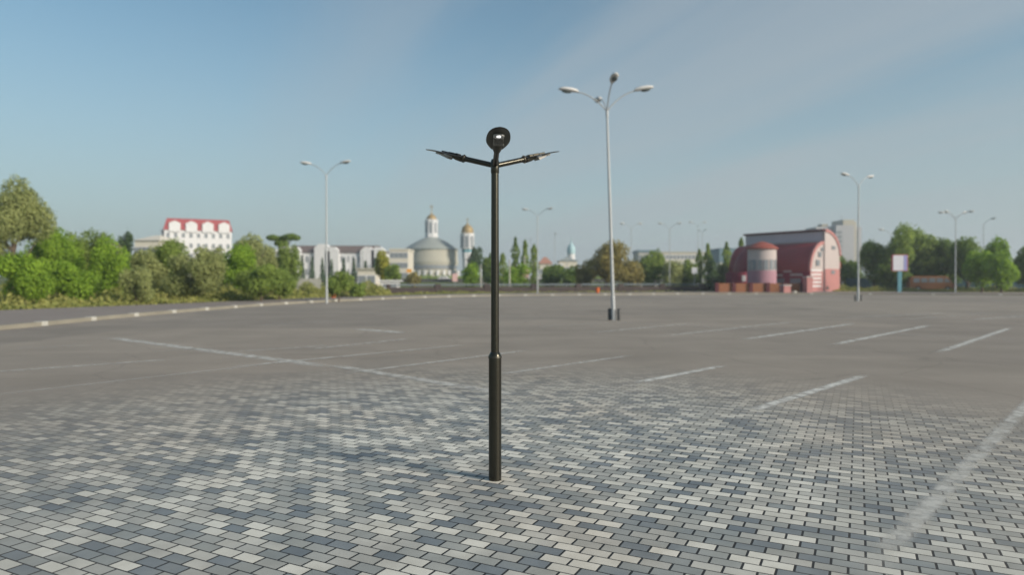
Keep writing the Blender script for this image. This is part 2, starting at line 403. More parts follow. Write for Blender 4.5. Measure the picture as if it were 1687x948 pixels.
# painted markings
def paint_mat(name, strength):
    m = bpy.data.materials.new(name); m.use_nodes = True
    nt = m.node_tree; N = nt.nodes.new; b = nt.nodes['Principled BSDF']; out = nt.nodes['Material Output']
    b.inputs['Base Color'].default_value = (0.62, 0.61, 0.57, 1); b.inputs['Roughness'].default_value = 0.8
    b.inputs['Specular IOR Level'].default_value = 0.3
    g = N('ShaderNodeNewGeometry'); nz = N('ShaderNodeTexNoise'); nz.inputs['Scale'].default_value = 4.5; nz.inputs['Detail'].default_value = 7
    nz.inputs['Roughness'].default_value = 0.65
    nt.links.new(g.outputs['Position'], nz.inputs['Vector'])
    mr = N('ShaderNodeMapRange'); mr.inputs['From Min'].default_value = 0.36; mr.inputs['From Max'].default_value = 0.60
    mr.inputs['To Min'].default_value = 0.24*strength; mr.inputs['To Max'].default_value = strength
    nt.links.new(nz.outputs['Fac'], mr.inputs['Value'])
    # soft worn edge across the stripe: UV.y runs 0..1 across, UV.x 0..1 along
    uv = N('ShaderNodeUVMap'); sp = N('ShaderNodeSeparateXYZ'); nt.links.new(uv.outputs[0], sp.inputs[0])
    def edge(o, w):
        a = N('ShaderNodeMath'); a.operation = 'PINGPONG'; a.inputs[1].default_value = 0.5; nt.links.new(o, a.inputs[0])
        q = N('ShaderNodeMapRange'); q.interpolation_type = 'SMOOTHSTEP'; q.inputs['From Max'].default_value = w; nt.links.new(a.outputs[0], q.inputs['Value'])
        return q.outputs[0]
    m1 = N('ShaderNodeMath'); m1.operation = 'MULTIPLY'; nt.links.new(edge(sp.outputs[1], 0.35), m1.inputs[0]); nt.links.new(edge(sp.outputs[0], 0.12), m1.inputs[1])
    m2 = N('ShaderNodeMath'); m2.operation = 'MULTIPLY'; nt.links.new(m1.outputs[0], m2.inputs[0]); nt.links.new(mr.outputs[0], m2.inputs[1])
    tr = N('ShaderNodeBsdfTransparent'); ms = N('ShaderNodeMixShader')
    nt.links.new(m2.outputs[0], ms.inputs[0]); nt.links.new(tr.outputs[0], ms.inputs[1]); nt.links.new(b.outputs[0], ms.inputs[2])
    nt.links.new(ms.outputs[0], out.inputs['Surface'])
    return m
PM = {k: paint_mat('worn_road_paint_%s' % k, s) for k, s in (('strong', 1.0), ('mid', 0.78), ('faint', 0.42))}
def stripe(a, b, w, st, z=0.004):
    a = Vector(gp(*a)); b = Vector(gp(*b)); t = (b-a).normalized(); nrm = Vector((-t.y, t.x))*w/2
    me = bpy.data.meshes.new('parking_line')
    me.from_pydata([(*(a-nrm), z), (*(b-nrm), z), (*(b+nrm), z), (*(a+nrm), z)], [], [(0,1,2,3)])
    u = me.uv_layers.new(name='UVMap')
    for i, c in enumerate(((0,0),(1,0),(1,1),(0,1))): u.data[i].uv = c
    me.materials.append(PM[st]); o = bpy.data.objects.new('parking_line', me); C.objects.link(o); tag(o, kind='structure')
stripe((172,556), (560,607), 0.50, 'mid')
stripe((540,602), (860,655), 0.36, 'mid', 0.008)
stripe((-60,617), (295,592), 0.20, 'mid')
stripe((-40,655), (500,594), 0.20, 'faint')
stripe((20,575), (160,569), 0.20, 'faint')
stripe((250,580), (345,574), 0.2, 'faint')
stripe((380,580), (545,570), 0.2, 'mid')
stripe((500,577), (680,558), 0.22, 'mid')
stripe((585,543), (668,549), 0.55, 'strong', 0.006)
stripe((370,607), (772,569), 0.22, 'mid', 0.012)
stripe((560,618), (875,578), 0.2, 'mid', 0.012)
stripe((820,618), (1042,586), 0.2, 'mid')
stripe((1040,633), (1195,603), 0.26, 'strong')
stripe((1225,682), (1430,618), 0.24, 'strong')
stripe((1400,975), (1740,620), 0.21, 'mid')
stripe((1218,561), (1412,533), 0.34, 'strong')
stripe((1366,570), (1535,536), 0.32, 'strong')
stripe((1542,583), (1668,540), 0.28, 'strong')
stripe((1085,555), (1315,530), 0.27, 'mid')
stripe((970,549), (1145,533), 0.27, 'mid')
stripe((1204,540), (1720,562), 0.25, 'faint', 0.008)
stripe((1000,531), (1204,540), 0.3, 'faint', 0.008)
stripe((860,540), (1010,532), 0.3, 'faint')
stripe((1380,524), (1570,516), 0.35, 'mid')
stripe((1480,527), (1640,516), 0.35, 'faint')
stripe((640,522), (830,525), 0.4, 'faint')
stripe((420,536), (560,530), 0.4, 'faint')
stripe((1600,527), (1720,519), 0.4, 'mid')

# ------------------------------------------------------------------ the three-armed lamp
lp = thing('street_lamp', 'black metal lamp post with three upswept arms standing alone on the grey pavers', 'street lamp', (LAMP[0], LAMP[1], 0))
b = MB(); b.lathe([(0.0525,-0.02),(0.0525,0.004),(0.0525,1.02),(0.0515,1.032),(0.040,1.052),(0.036,1.058)], 48)
b.build('lower_post', M['lamp'], lp, True)
b = MB(); b.lathe([(0.0345,1.056),(0.0335,1.07),(0.031,2.55)], 40); b.build('upper_post', M['lamp'], lp, True)
b = MB(); b.lathe([(0.033,2.53),(0.0345,2.535),(0.0345,2.63),(0.028,2.645)], 40); b.build('hub', M['lamp'], lp, True)
b = MB(); b.lathe([(0.0555,1.008),(0.0555,1.022),(0.053,1.026)], 48); b.build('collar', M['clamp'], lp, True)
def arm_mats():
    pass
ARM_EL = R(15.5)
def make_arm(az):
    # local frame: +X along the arm outward
    base = Matrix.Rotation(az, 4, 'Z') @ Matrix.Translation((0, 0, 2.592)) @ Matrix.Rotation(-(ARM_EL if math.sin(az) > 0 else R(14.2)), 4, 'Y')
    T = base
    b = MB(); b.tube([(0.01,0,0),(0.34,0,0)], 0.0222, 28, T); b.build('arm', M['lamp'], lp, True)
    # clamp sleeve
    cl = MB(); cl.tube([(0.288,0,0.000),(0.292,0,0),(0.318,0,0),(0.322,0,0)], [0.025,0.0285,0.0285,0.025], 28, T)
    clamp = cl.build('clamp_sleeve', M['clamp'], lp, True)
    for z_ in (0.026, -0.034):
        s = MB(); s.box(0.298,0.312,-0.006,0.006,z_,z_+0.008,T,0.002); s.build('bolt', M['clamp'], clamp)
    # flat shell: plan outline narrow at neck, round at the tip, slightly dished upwards toward the tip
    N = 30; xs_ = [0.31 + 0.38*i/N for i in range(N+1)]
    def halfw(x):
        t = (x-0.31)/0.38
        if t < 0.40:
            q = t/0.40; return 0.046 + (0.091-0.046)*math.sin(q*math.pi/2)**0.95
        u = (t-0.40)/0.60; return 0.091*math.sqrt(max(0.0, 1-u**2.3)) + 0.0008
    def zc(x):
        t = (x-0.31)/0.38; return 0.004 + 0.006*t - 0.010*max(0, t-0.6)**2*6
    def shell(th_):
        rings = []
        for x in xs_:
            w = halfw(x); z = zc(x); t = (x-0.31)/0.38; th = th_*(1-0.75*t**2)
            ring = []
            for k in range(16):
                a = 2*math.pi*k/16; ring.append((x, w*math.cos(a), z + th*math.sin(a)*(1 if math.sin(a)>0 else 0.8)))
            rings.append(ring)
        return rings
    sh = MB(); sh.sweep(shell(0.0085), T); head = sh.build('lamp_head', M['lamp'], lp, True)
    # two driver boxes on top with gaps
    for (x0, x1, h) in ((0.350,0.385,0.030),(0.392,0.452,0.028),(0.457,0.520,0.025)):
        q = MB(); q.box(x0, x1, -0.026, 0.026, 0.006, h, T, 0.003); q.build('driver_box', M['boxshade'] if az_shaded(az) else M['clamp'], head)  # light put into the box colour: near-black on shaded arms, bronze on the sunlit one
    for (x0, x1, h) in ((0.385,0.392,0.022),(0.452,0.457,0.020)):
        q = MB(); q.box(x0,x1,-0.022,0.022,0.006,h,T); q.build('seam', M['clamp'], head)
    # under-side neck housing
    rings = []
    for i in range(13):
        t = i/12; x = 0.318 + 0.104*t; w = 0.034 - 0.002*t; dz = 0.024*(1-t**2)**0.6 + 0.006
        rings.append([(x, w*math.cos(2*math.pi*k/16), -0.002 + (dz if math.sin(2*math.pi*k/16)<0 else 0.024*(1-0.5*t))*math.sin(2*math.pi*k/16)) for k in range(16)])
    q = MB(); q.sweep(rings, T); q.build('neck_housing', M['clamp'], head, True)
    # cooling fins below, long thin blades along the arm
    for i in range(9):
        y = -0.036 + 0.009*i
        q = MB(); q.add([(0.428,y-0.0012,-0.002),(0.532,y-0.0012,-0.002),(0.516,y-0.0012,-0.017),(0.440,y-0.0012,-0.032),
                         (0.428,y+0.0012,-0.002),(0.532,y+0.0012,-0.002),(0.516,y+0.0012,-0.017),(0.440,y+0.0012,-0.032)],
                        [(0,1,2,3),(7,6,5,4),(0,4,5,1),(1,5,6,2),(2,6,7,3),(3,7,4,0)], T)
        q.build('cooling_fin', M['fin'], head)
    # oval lens bezel and the lit led window
    def oval(rx, ry, n=32, p=2.6):
        o = []
        for k in range(n):
            a = 2*math.pi*k/n; c, s_ = math.cos(a), math.sin(a)
            o.append((rx*math.copysign(abs(c)**(2/p), c), ry*math.copysign(abs(s_)**(2/p), s_)))
        return o
    q = MB()
    cxx = 0.548; rings = []
    for (sc, z) in ((1.0, 0.002), (0.97, -0.011), (0.84, -0.013), (0.76, -0.007)):
        rings.append([(cxx+px*sc, py*sc, z) for px, py in oval(0.030, 0.042)])
    q.sweep(rings, T); lens = q.build('lens_bezel', M['lens'], head, True)
    q = MB(); q.box(cxx-0.014, cxx+0.015, -0.0135, 0.0135, -0.0078, -0.003, T); q.build('led_window', M['led'], lens)
    # small latch on one side of the neck
    q = MB(); q.box(0.395, 0.425, 0.040, 0.047, -0.012, -0.004, T, 0.002); q.build('latch', M['lens'], head)
def az_shaded(az): return math.cos(az) < 0.2  # arms whose boxes are coloured as if in shade
for az in (R(-85.5), R(34.5), R(154.5)): make_arm(az)

# ------------------------------------------------------------------ tall galvanised lot lamps
def tall_lamp(name, px, d, H, arms, label, armr=1.55, rz=0.0, lean=(0,0), group='tall galvanised lamps around the parking lot', z0=0.0, hs=1.0):
    t = thing(name, label, 'street lamp', (gx(px, d), d, z0), rz, group)
    t.rotation_euler = (lean[0], lean[1], rz)
    hub = H - 0.95
    b = MB(); b.lathe([(0.085,-0.05),(0.085,0.9),(0.08,0.95),(0.066,1.02)], 16); b.build('base_sleeve', M['galv'], t, True)
    b = MB(); b.lathe([(0.072,1.0),(0.062,4.5),(0.042,hub)], 16); b.build('pole', M['galv'], t, True)
    b = MB(); b.lathe([(0.058,hub-0.25),(0.058,hub),(0.04,hub+0.06)], 16); b.build('collar', M['galv'], t, True)
    for a in arms:
        ax, ay = math.cos(R(a)), math.sin(R(a)); pts = []
        for i in range(9):
            u = i/8; r = armr*0.72*u; z = hub + 0.72*math.sin(u*math.pi/2)**0.8 + 0.12*u
            pts.append((ax*r, ay*r, z - 0.02))
        b = MB(); b.tube(pts, 0.026, 8); b.build('arm', M['galv'], t, True)
        e = Vector(pts[-1]); T = Matrix.Translation(e) @ Matrix.Rotation(R(a), 4, 'Z') @ Matrix.Rotation(-R(9), 4, 'Y') @ Matrix.Scale(hs, 4)
        rings = []
        for (x, w, hu, hd) in ((-0.10,0.05,0.05,0.04),(0.0,0.10,0.09,0.05),(0.2,0.155,0.125,0.06),(0.5,0.16,0.11,0.06),(0.66,0.11,0.06,0.045),(0.72,0.04,0.02,0.02)):
            rings.append([(x, w*math.cos(2*math.pi*k/14), 0.03+(hu if math.sin(2*math.pi*k/14)>0 else hd)*math.sin(2*math.pi*k/14)) for k in range(14)])
        b = MB(); b.sweep(rings, T); hd_ = b.build('lamp_head', M['headpl'], t, True)
        b = MB(); b.lathe([(0.12,0),(0.11,-0.05),(0.06,-0.075)], 14, (0,0,0), T @ Matrix.Translation((0.38,0,-0.02)) @ Matrix.Scale(1.7,4,(1,0,0))); b.build('lens', M['headgl'], hd_, True)
    return t
tall_lamp('tall_lamp', 1011, 28.1, 9.55, (3, 95, 183, 273), 'tall galvanised lamp with four heads, nearest of the grey lamps, dark posts at its foot', 1.75, 0, (0, R(-1.9)))
tall_lamp('tall_lamp', 538, 48.3, 10.0, (-14, 166+10), 'tall two-headed grey lamp left of the black lamp, in front of the long white building', 1.65)
tall_lamp('tall_lamp', 885.5, 79.5, 10.0, (-20, 164), 'two-headed grey lamp just right of the black lamp, by the narrow poplars', 1.65)
tall_lamp('tall_lamp', 1103, 97, 9.8, (-10, 172), 'thin two-headed grey lamp before the white slab block, left of the red building', 1.45, hs=0.9)
tall_lamp('tall_lamp', 1414, 54, 10.0, (200, -32+60), 'two-headed grey lamp between the red building and the billboard, dark posts at its foot', 1.55)
tall_lamp('tall_lamp', 1574, 83, 10.0, (160, 200, 20, -25), 'four-headed grey lamp before the dark trees right of the billboard', 1.7)
GL = 'distant lamps beyond the lot'
far = [(1040,104,10.4,(10,180),'thin far lamp with two pale heads behind the bronze tree'),
       (1150,130,12.8,(15,170),'far twin-headed lamp between bronze tree and dark conifer, tallest of that cluster'),
       (1157,150,11.6,(-80,100),'far lamp with overlapping heads just behind the tallest one of the cluster'),
       (914,128,10.4,(-90,),'far single-headed lamp above the orange roofed house'),
       (874,150,9.6,(-90,),'far single-headed lamp rising among the narrow poplars'),
       (1620,110,11.6,(-60,),'far single-headed lamp above the rightmost trees'),
       (1468,100,9.2,(5,175),'old pale T-shaped lamp post directly beside the billboard')]
for px, d, H, arms, lab in far:
    z0 = terr(gx(px,d), d) ; tall_lamp('distant_lamp', px, d, H - z0*0, arms, lab, 1.5, group=GL, z0=z0-0.05, hs=1.0)
def post(px, d, H, label, r=0.12, m='concrete'):
    z = terr(gx(px,d), d); b = MB(); b.lathe([(r*1.3,-0.1),(r,H*0.4),(r*0.7,H)], 10); b.lathe([(r*0.9,H),(r*0.9,H+0.1),(0.02,H+0.2)], 10)
    o = b.build('utility_pole', M[m], None, True); o.location = (gx(px,d), d, z); tag(o, label, 'pole', 'bare poles beyond the railing')
post(839.5, 92, 4.2, 'pale bare pole leftmost of the poles among the narrow poplars')
post(864, 100, 5.0, 'pale bare pole just behind the pink sign and poplars')
post(792, 96, 3.6, 'pale bare pole left of the black lamp post beside green bush', 0.12)
post(878, 115, 5.2, 'thin pale pole immediately left of the two-headed lamp by the poplars', 0.10)
post(934, 120, 5.6, 'dark slender pole under the teal turret', 0.08, 'galv')
post(598, 130, 7.0, 'bare pole before the dark gap of the long white building', 0.16, 'galv')
# bollards at lamp feet
bp = thing('bollard', 'squat dark post at left foot of the nearest grey lamp', 'bollard', (gx(1004.5,28.2), 28.2, 0), 0, 'dark posts at the feet of lamps')
b = MB(); b.lathe([(0.075,0),(0.075,0.44),(0.06,0.46)], 14); b.build('post', M['darkst'], bp, True)
b = MB(); b.lathe([(0.085,0.455),(0.085,0.475),(0.03,0.49)], 14); b.build('cap', M['darkst'], bp, True)
copy_thing(bp, (gx(1020,28.0), 28.0, 0), 0, 'squat dark post at right foot of the nearest grey lamp')
copy_thing(bp, (gx(1409.5,53.5), 53.5, 0), 0, 'squat dark post at left foot of the lamp right of the red building')
copy_thing(bp, (gx(1419,54), 54, 0), 0, 'squat dark post at right foot of the lamp right of the red building')

# ------------------------------------------------------------------ vegetation
def leaves_mesh(name, P, nrm_bias, size, m, parent, seedv, aspect=0.7):
    n = len(P); r = np.random.default_rng(seedv)
    d = r.normal(size=(n,3)); d /= np.linalg.norm(d, axis=1)[:,None]
    nn = nrm_bias*0.8 + d*0.7; nn /= np.linalg.norm(nn, axis=1)[:,None]
    a = np.cross(nn, r.normal(size=(n,3))); a /= np.linalg.norm(a, axis=1)[:,None]; b = np.cross(nn, a)
    s = size*(0.6+0.8*r.random((n,1)))
    a = a*s; b = b*s*aspect
    V = np.empty((n,4,3)); V[:,0] = P-a; V[:,1] = P-b*0.8+a*0.1; V[:,2] = P+a; V[:,3] = P+b*0.8+a*0.1
    me = bpy.data.meshes.new(name)
    me.vertices.add(n*4); me.vertices.foreach_set('co', V.reshape(-1).astype(np.float32))
    me.loops.add(n*4); me.loops.foreach_set('vertex_index', np.arange(n*4, dtype=np.int32))
    me.polygons.add(n); me.polygons.foreach_set('loop_start', np.arange(0, n*4, 4, dtype=np.int32))
    me.update(calc_edges=True); me.validate(); me.materials.append(m)
    o = bpy.data.objects.new(name, me); C.objects.link(o)
    if parent is not None: o.parent = parent
    return o
_sid = [100]
def tree(px, d, ytop, wpx, label, lm='mid', kind='round', zb=None, base=0.22, name='broadleaf_tree', group='trees around the parking lot', dens=1.0, barkm='bark', leaf=None):
    _sid[0] += 1; r = np.random.default_rng(_sid[0])
    x = gx(px, d); z = terr(x, d) if zb is None else zb
    H = hz(ytop, d) - z; W = wpx/F*d
    t = thing(name, label, 'tree', (x, d, z), 0, group)
    leaf = leaf or min(0.38, max(0.085, d*0.0018))
    pts = []; nr = []
    if kind == 'round':
        zc = H*(base + (1-base)/2); rz = H*(1-base)/2; rx = W/2; ry = max(rx*0.8, min(rx, 3.5))
        nl = int(r.integers(16, 22))
        lobes = []
        for i in range(nl):
            v = r.normal(size=3); v /= np.linalg.norm(v); rad = r.random()**0.4*0.68
            q = np.array([v[0]*rad*rx, v[1]*rad*ry, zc + v[2]*rad*rz]); lobes.append((q, 0.22+0.22*r.random()))
        for q, s in lobes:
            R3 = np.array([rx, ry, rz])*s*1.08
            area = 4*math.pi*((R3[0]*R3[1])**1.6+(R3[0]*R3[2])**1.6+(R3[1]*R3[2])**1.6)**(1/1.6)/3**(1/1.6)
            n = int(min(2300, area/(leaf*leaf)*0.80*dens))
            v = r.normal(size=(n,3)); v /= np.linalg.norm(v, axis=1)[:,None]
            lump = 1 + 0.20*np.sin(v[:,0]*5+q[0]*3)*np.sin(v[:,1]*6+q[2])*np.sin(v[:,2]*5)
            rr = (0.60+0.48*r.random(n)**0.8)*lump
            pts.append(q + v*R3*rr[:,None]); nr.append(v)
    elif kind in ('cone', 'poplar'):
        n = int(min(5000, (W*math.pi*H*0.6)/(leaf*leaf)*1.3*dens)); u = r.random(n)
        if kind == 'cone': prof = (1-u)**0.85*(0.75+0.25*np.abs(np.sin(u*22)))
        else: prof = np.sin(np.pi*np.clip(u*0.93+0.07,0,1))**0.6*(0.8+0.25*np.sin(u*17+r.random()*6))
        a = r.random(n)*2*math.pi; rr = prof*W/2*(0.45+0.6*r.random(n)**0.6)
        zz = H*(base*0.5 + (1-base*0.5)*u)
        pts.append(np.stack([np.cos(a)*rr, np.sin(a)*rr, zz],1)); nr.append(np.stack([np.cos(a), np.sin(a), 0.4*np.ones(n)],1))
    elif kind == 'flat':
        rx = W/2
        for i in range(8):
            q = np.array([(r.random()*2-1)*rx*0.75, (r.random()*2-1)*rx*0.5, H*(0.93-0.05*r.random())]); R3 = np.array([rx*0.4, rx*0.35, H*0.045])
            v = r.normal(size=(700,3)); v /= np.linalg.norm(v, axis=1)[:,None]; pts.append(q+v*R3*(0.5+0.5*r.random((700,1)))); nr.append(v)
        q = np.array([-rx*0.1,0,H*0.82]); v = r.normal(size=(700,3)); v /= np.linalg.norm(v, axis=1)[:,None]; pts.append(q+v*np.array([rx*0.5,rx*0.4,H*0.06])*(0.4+0.6*r.random((700,1)))); nr.append(v)
    P = np.concatenate(pts); NR = np.concatenate(nr)
    P[:,2] = np.maximum(P[:,2], 0.12)
    leaves_mesh('crown', P, NR, leaf, LM[lm], t, _sid[0])
    b = MB(); tr = max(0.05, H*0.020); lean = (r.random()-0.5)*0.3
    top = H*(0.62 if kind == 'round' else 0.93)
    b.tube([(0,0,-0.1),(lean*0.2,0,top*0.3),(lean*0.6,0.05,top*0.65),(lean,0,top)], [tr*1.5,tr,tr*0.7,tr*0.25], 9)
    if kind == 'round':
        for i in range(7):
            a = i*2.4+r.random(); h0 = H*(base*0.7+0.05+0.28*i/7); l = W*0.30
            b.tube([(lean*0.4,0,h0),(math.cos(a)*l*0.5,math.sin(a)*l*0.4,h0+H*0.10),(math.cos(a)*l,math.sin(a)*l*0.8,h0+H*0.26)], [tr*0.55,tr*0.35,tr*0.12], 6)
    elif kind == 'flat':
        for i in range(5):
            a = i*1.26; b.tube([(lean*0.6,0,H*0.6),(math.cos(a)*W*0.3,math.sin(a)*W*0.2,H*0.9)], [tr*0.5,tr*0.2], 6)
    b.build('trunk', M[barkm], t, True)
    return t
T = tree
# left bank of trees
T(22, 46, 291, 118, 'tall airy olive-green tree at the far left edge, tallest on that side', 'olive', base=0.30, dens=0.85)
T(-55, 44, 330, 120, 'dense olive tree cut by the left edge of the view', 'olive', base=0.1)
T(92, 52, 366, 95, 'dark-trunked bright green tree just right of the tallest olive tree', 'bright', base=0.05)
T(42, 40, 410, 90, 'low bright green tree beneath the tallest olive tree', 'bright', base=0.05)
T(142, 55, 362, 88, 'rounded mid-green tree with domed top, third from the left', 'mid', base=0.05)
T(182, 50, 392, 70, 'fresh yellow-green tree left of the cream house roof', 'bright', base=0.05)
T(120, 44, 425, 90, 'broad low yellow-green tree in front of the domed green one', 'bright', base=0.04)
T(208, 68, 368, 34, 'slim grey-green treetop rising beside the cream house', 'conif', base=0.2, dens=0.7)
T(243, 52, 408, 72, 'drooping olive willow below the cream house', 'olive', base=0.02)
T(225, 43, 432, 60, 'small olive willow at pavement edge left of the big willow pair', 'olive', base=0.03)
T(288, 54, 386, 70, 'green-topped tree at left corner of the red-roofed block', 'mid', base=0.05)
T(322, 49, 396, 104, 'wide feathery olive willow in front of the red-roofed block', 'olive', base=0.05)
T(352, 60, 402, 50, 'olive tree behind the wide willow at right corner of the red-roofed block', 'olive', base=0.1)
T(396, 57, 396, 74, 'dark-sided bright green tree right of the red-roofed block', 'bright', base=0.12)
T(412, 78, 380, 84, 'airy grey-olive tree rising behind the bright green one', 'olive', base=0.25, dens=0.8)
T(430, 50, 427, 86, 'low spreading green tree nearest the left lamp', 'mid', base=0.06)
T(460, 53, 442, 50, 'small rounded green tree immediately left of the left lamp', 'mid', base=0.03)
T(466, 95, 383, 50, 'flat-topped dark green tree above the left end of the white building', 'deep', 'flat', base=0.6, name='flat_topped_tree')
T(474, 74, 390, 46, 'olive-green tree directly beneath the flat-topped tree', 'mid', base=0.05)
T(446, 80, 392, 50, 'soft olive tree touching the left side of the flat-topped tree', 'olive', base=0.1)
T(168, 66, 385, 70, 'soft olive tree filling in behind the domed mid-green tree', 'olive', base=0.1)
T(262, 66, 402, 60, 'olive tree behind the drooping willow, right of the cream house', 'olive', base=0.1)
T(558, 52, 440, 56, 'rounded green bushy tree right behind the left lamp', 'mid', base=0.02)
T(588, 62, 462, 34, 'low green bush between the bushy tree and white kiosk', 'mid', base=0.0, name='shrub')
T(634, 92, 411, 36, 'yellow-tinged tree left of the round church', 'yell', base=0.1)
T(648, 85, 432, 34, 'green sapling in front of the yellow-tinged tree', 'mid', base=0.05)
for i, (px, yt, w) in enumerate(((484,424,11),(498,421,12),(514,424,13),(531,426,11),(546,428,12),(566,427,12),(583,426,13),(602,430,14),(618,426,14))):
    T(px, 190, yt, w, ['first','second','third','fourth','fifth','sixth','seventh','eighth','ninth'][i]+' small dark conifer from the left in the row before the white building', 'conif', 'cone', base=0.05, name='conifer', group='conifers before the white building')
T(680, 120, 446, 26, 'brownish bush at the left foot of the round church', 'brown', base=0.0, name='shrub')
T(783, 150, 399, 28, 'dark conifer-like tree right of the gold-domed bell tower', 'conif', base=0.05, dens=1.1)
T(776, 100, 427, 36, 'fresh green tree below the gold-domed bell tower', 'bright', base=0.05)
T(806, 110, 412, 26, 'dark tree hidden partly behind the black post', 'deep', base=0.05)
T(828, 120, 418, 20, 'short green poplar right beside the black post', 'mid', 'poplar', name='poplar')
T(849, 105, 391, 17, 'dark pointed poplar, tallest right of the black post', 'deep', 'poplar', name='poplar')
T(865, 108, 396, 15, 'slim pointed poplar, second of the three beside the grey lamp', 'mid', 'poplar', name='poplar')
T(880, 104, 403, 18, 'rounder poplar touching the grey lamp pole', 'mid', 'poplar', name='poplar')
T(856, 98, 432, 60, 'low spring-green bush at the foot of the poplars', 'bright', base=0.0, name='shrub')
T(912, 112, 430, 50, 'green bushy tree below the orange roof', 'deep', base=0.0)
T(942, 108, 436, 44, 'dark green bush between orange roof and bronze tree', 'deep', base=0.0, name='shrub')
T(998, 92, 388, 92, 'wide bronze-green tree behind the nearest grey lamp', 'brown', base=0.02)
T(962, 96, 428, 44, 'lower bronze-green tree at left flank of the wide bronze tree', 'brown', base=0.0)
T(1040, 98, 420, 50, 'bronze tree at right flank of the wide bronze tree', 'brown', base=0.0)
T(1078, 105, 410, 52, 'pale green round tree left of the white slab block', 'mid', base=0.0)
T(1108, 102, 428, 44, 'low olive tree in front of the white slab block', 'olive', base=0.0)
T(1135, 104, 428, 36, 'mid-green tree at right end of the white slab block', 'mid', base=0.0)
T(1152, 106, 411, 18, 'pointed yellow-green poplar left of the dark conifer', 'mid', 'poplar', name='poplar')
T(1166, 108, 402, 17, 'tall pointed poplar immediately left of the dark conifer', 'mid', 'poplar', name='poplar')
T(1174, 96, 428, 18, 'very dark narrow conifer left of the brick fence', 'conif', 'poplar', name='conifer', base=0.05)
T(1197, 112, 399, 18, 'pointed tree before the blue-grey building', 'mid', 'poplar', name='poplar')
T(1221, 115, 392, 14, 'pointed tree just left of the red building', 'mid', 'poplar', name='poplar')
T(1190, 105, 430, 40, 'pale olive tree behind the brick fence', 'olive', base=0.0)
T(1222, 108, 428, 34, 'small olive tree touching the red building', 'olive', base=0.0)
# right bank
T(1392, 112, 416, 60, 'dark green tree below the grey tower block', 'deep', base=0.0)
T(1440, 100, 388, 66, 'broad dark tree right of the grey tower block', 'deep', base=0.1)
T(1484, 98, 362, 70, 'tall tree with high pointed crown above the billboard', 'mid', base=0.15)
T(1520, 103, 373, 84, 'wide sunlit tree right of the billboard', 'mid', base=0.1)
T(1470, 97, 425, 60, 'low dark tree behind the billboard', 'deep', base=0.05)
T(1558, 101, 388, 66, 'dark green tree left of the four-headed lamp before the right trees', 'deep', base=0.05)
T(1594, 96, 386, 70, 'dark peaked tree behind the four-headed lamp before the right trees', 'deep', base=0.08)
T(1618, 88, 404, 64, 'bright green tree right of the four-headed lamp at the right', 'bright', base=0.1)
T(1644, 92, 388, 40, 'round high crown of bright green second from right edge', 'bright', base=0.4)
T(1650, 84, 415, 56, 'low bright green tree under the round high crown', 'bright', base=0.08)
T(1694, 90, 396, 50, 'dark tree cut by the right edge of the view', 'deep', base=0.05)
T(1745, 88, 390, 80, 'dark tree just outside the right edge beside its cut neighbour', 'deep', base=0.05)
T(1530, 104, 430, 60, 'deep green underplanting tree above the orange bus', 'deep', base=0.02)
# extra trees outside the frame edges so side steps still look right
T(-150, 46, 340, 120, 'olive tree left outside the view beside the cut olive tree', 'olive', base=0.1)

# overgrown verge (uncountable growth)
def scatter_strip(name, label, poly_px, n, hmin, hmax, lm, size, seedv, cat='grass'):
    r = np.random.default_rng(seedv); P = []
    while len(P) < n:
        i = r.integers(0, len(poly_px)-1); u = r.random(); w = r.random()
        a0, a1 = poly_px[i]; b0, b1 = poly_px[i+1]
        x = (a0[0]*(1-u)+b0[0]*u)*(1-w)+(a1[0]*(1-u)+b1[0]*u)*w
        y = (a0[1]*(1-u)+b0[1]*u)*(1-w)+(a1[1]*(1-u)+b1[1]*u)*w
        hh = hmin + (hmax-hmin)*(0.5+0.5*math.sin(x*1.7)*math.cos(y*1.1+x*0.6))*w**0.5*1.6
        P.append((x, y, terr(x,y)+0.02+hh*r.random()))
    P = np.array(P); NB = np.tile(np.array([0,-0.3,0.6]), (len(P),1))
    o = leaves_mesh(name, P, NB, size, LM[lm], None, seedv, 0.5); tag(o, label, cat, kind='stuff'); return o
strip = [((-31,20),(-52,24)),((-28,28),(-48,40)),((-26.2,35),(-42,50)),((-22.9,43),(-34,55)),((-20.7,50),(-28,60)),((-18.3,56),(-23,64)),((-15.4,63),(-19,70)),((-12.0,69.5),(-15,76))]
scatter_strip('undergrowth', 'overgrown yellow-green grass and weeds along the left pavement', strip, 42000, 0.15, 1.25, 'grass', 0.17, 5, 'undergrowth')
strip2 = [((44,93.5),(44,99)),((58,91),(58,97)),((70,86.5),(74,95)),((92,77),(96,86))]
scatter_strip('grass_verge', 'low grass and flowers behind the right kerb', strip2, 20000, 0.1, 0.75, 'grass', 0.16, 6)
strip3 = [((-60,190),(-60,230)),((-20,190),(-20,235)),((30,190),(30,230)),((90,190),(90,230))]
scatter_strip('far_bank_grass', 'green grassy slope below the round church', strip3, 22000, 0.1, 0.9, 'mid', 0.4, 7)
strip4 = [((-14,77),(-16,82)),((-7,79.5),(-8,84)),((0,84),(0,88)),((14,90),(14,94)),((30,95),(30,99))]
scatter_strip('railing_weeds', 'thin weeds at the foot of the dark railing', strip4, 5000, 0.05, 0.35, 'grass', 0.12, 8)

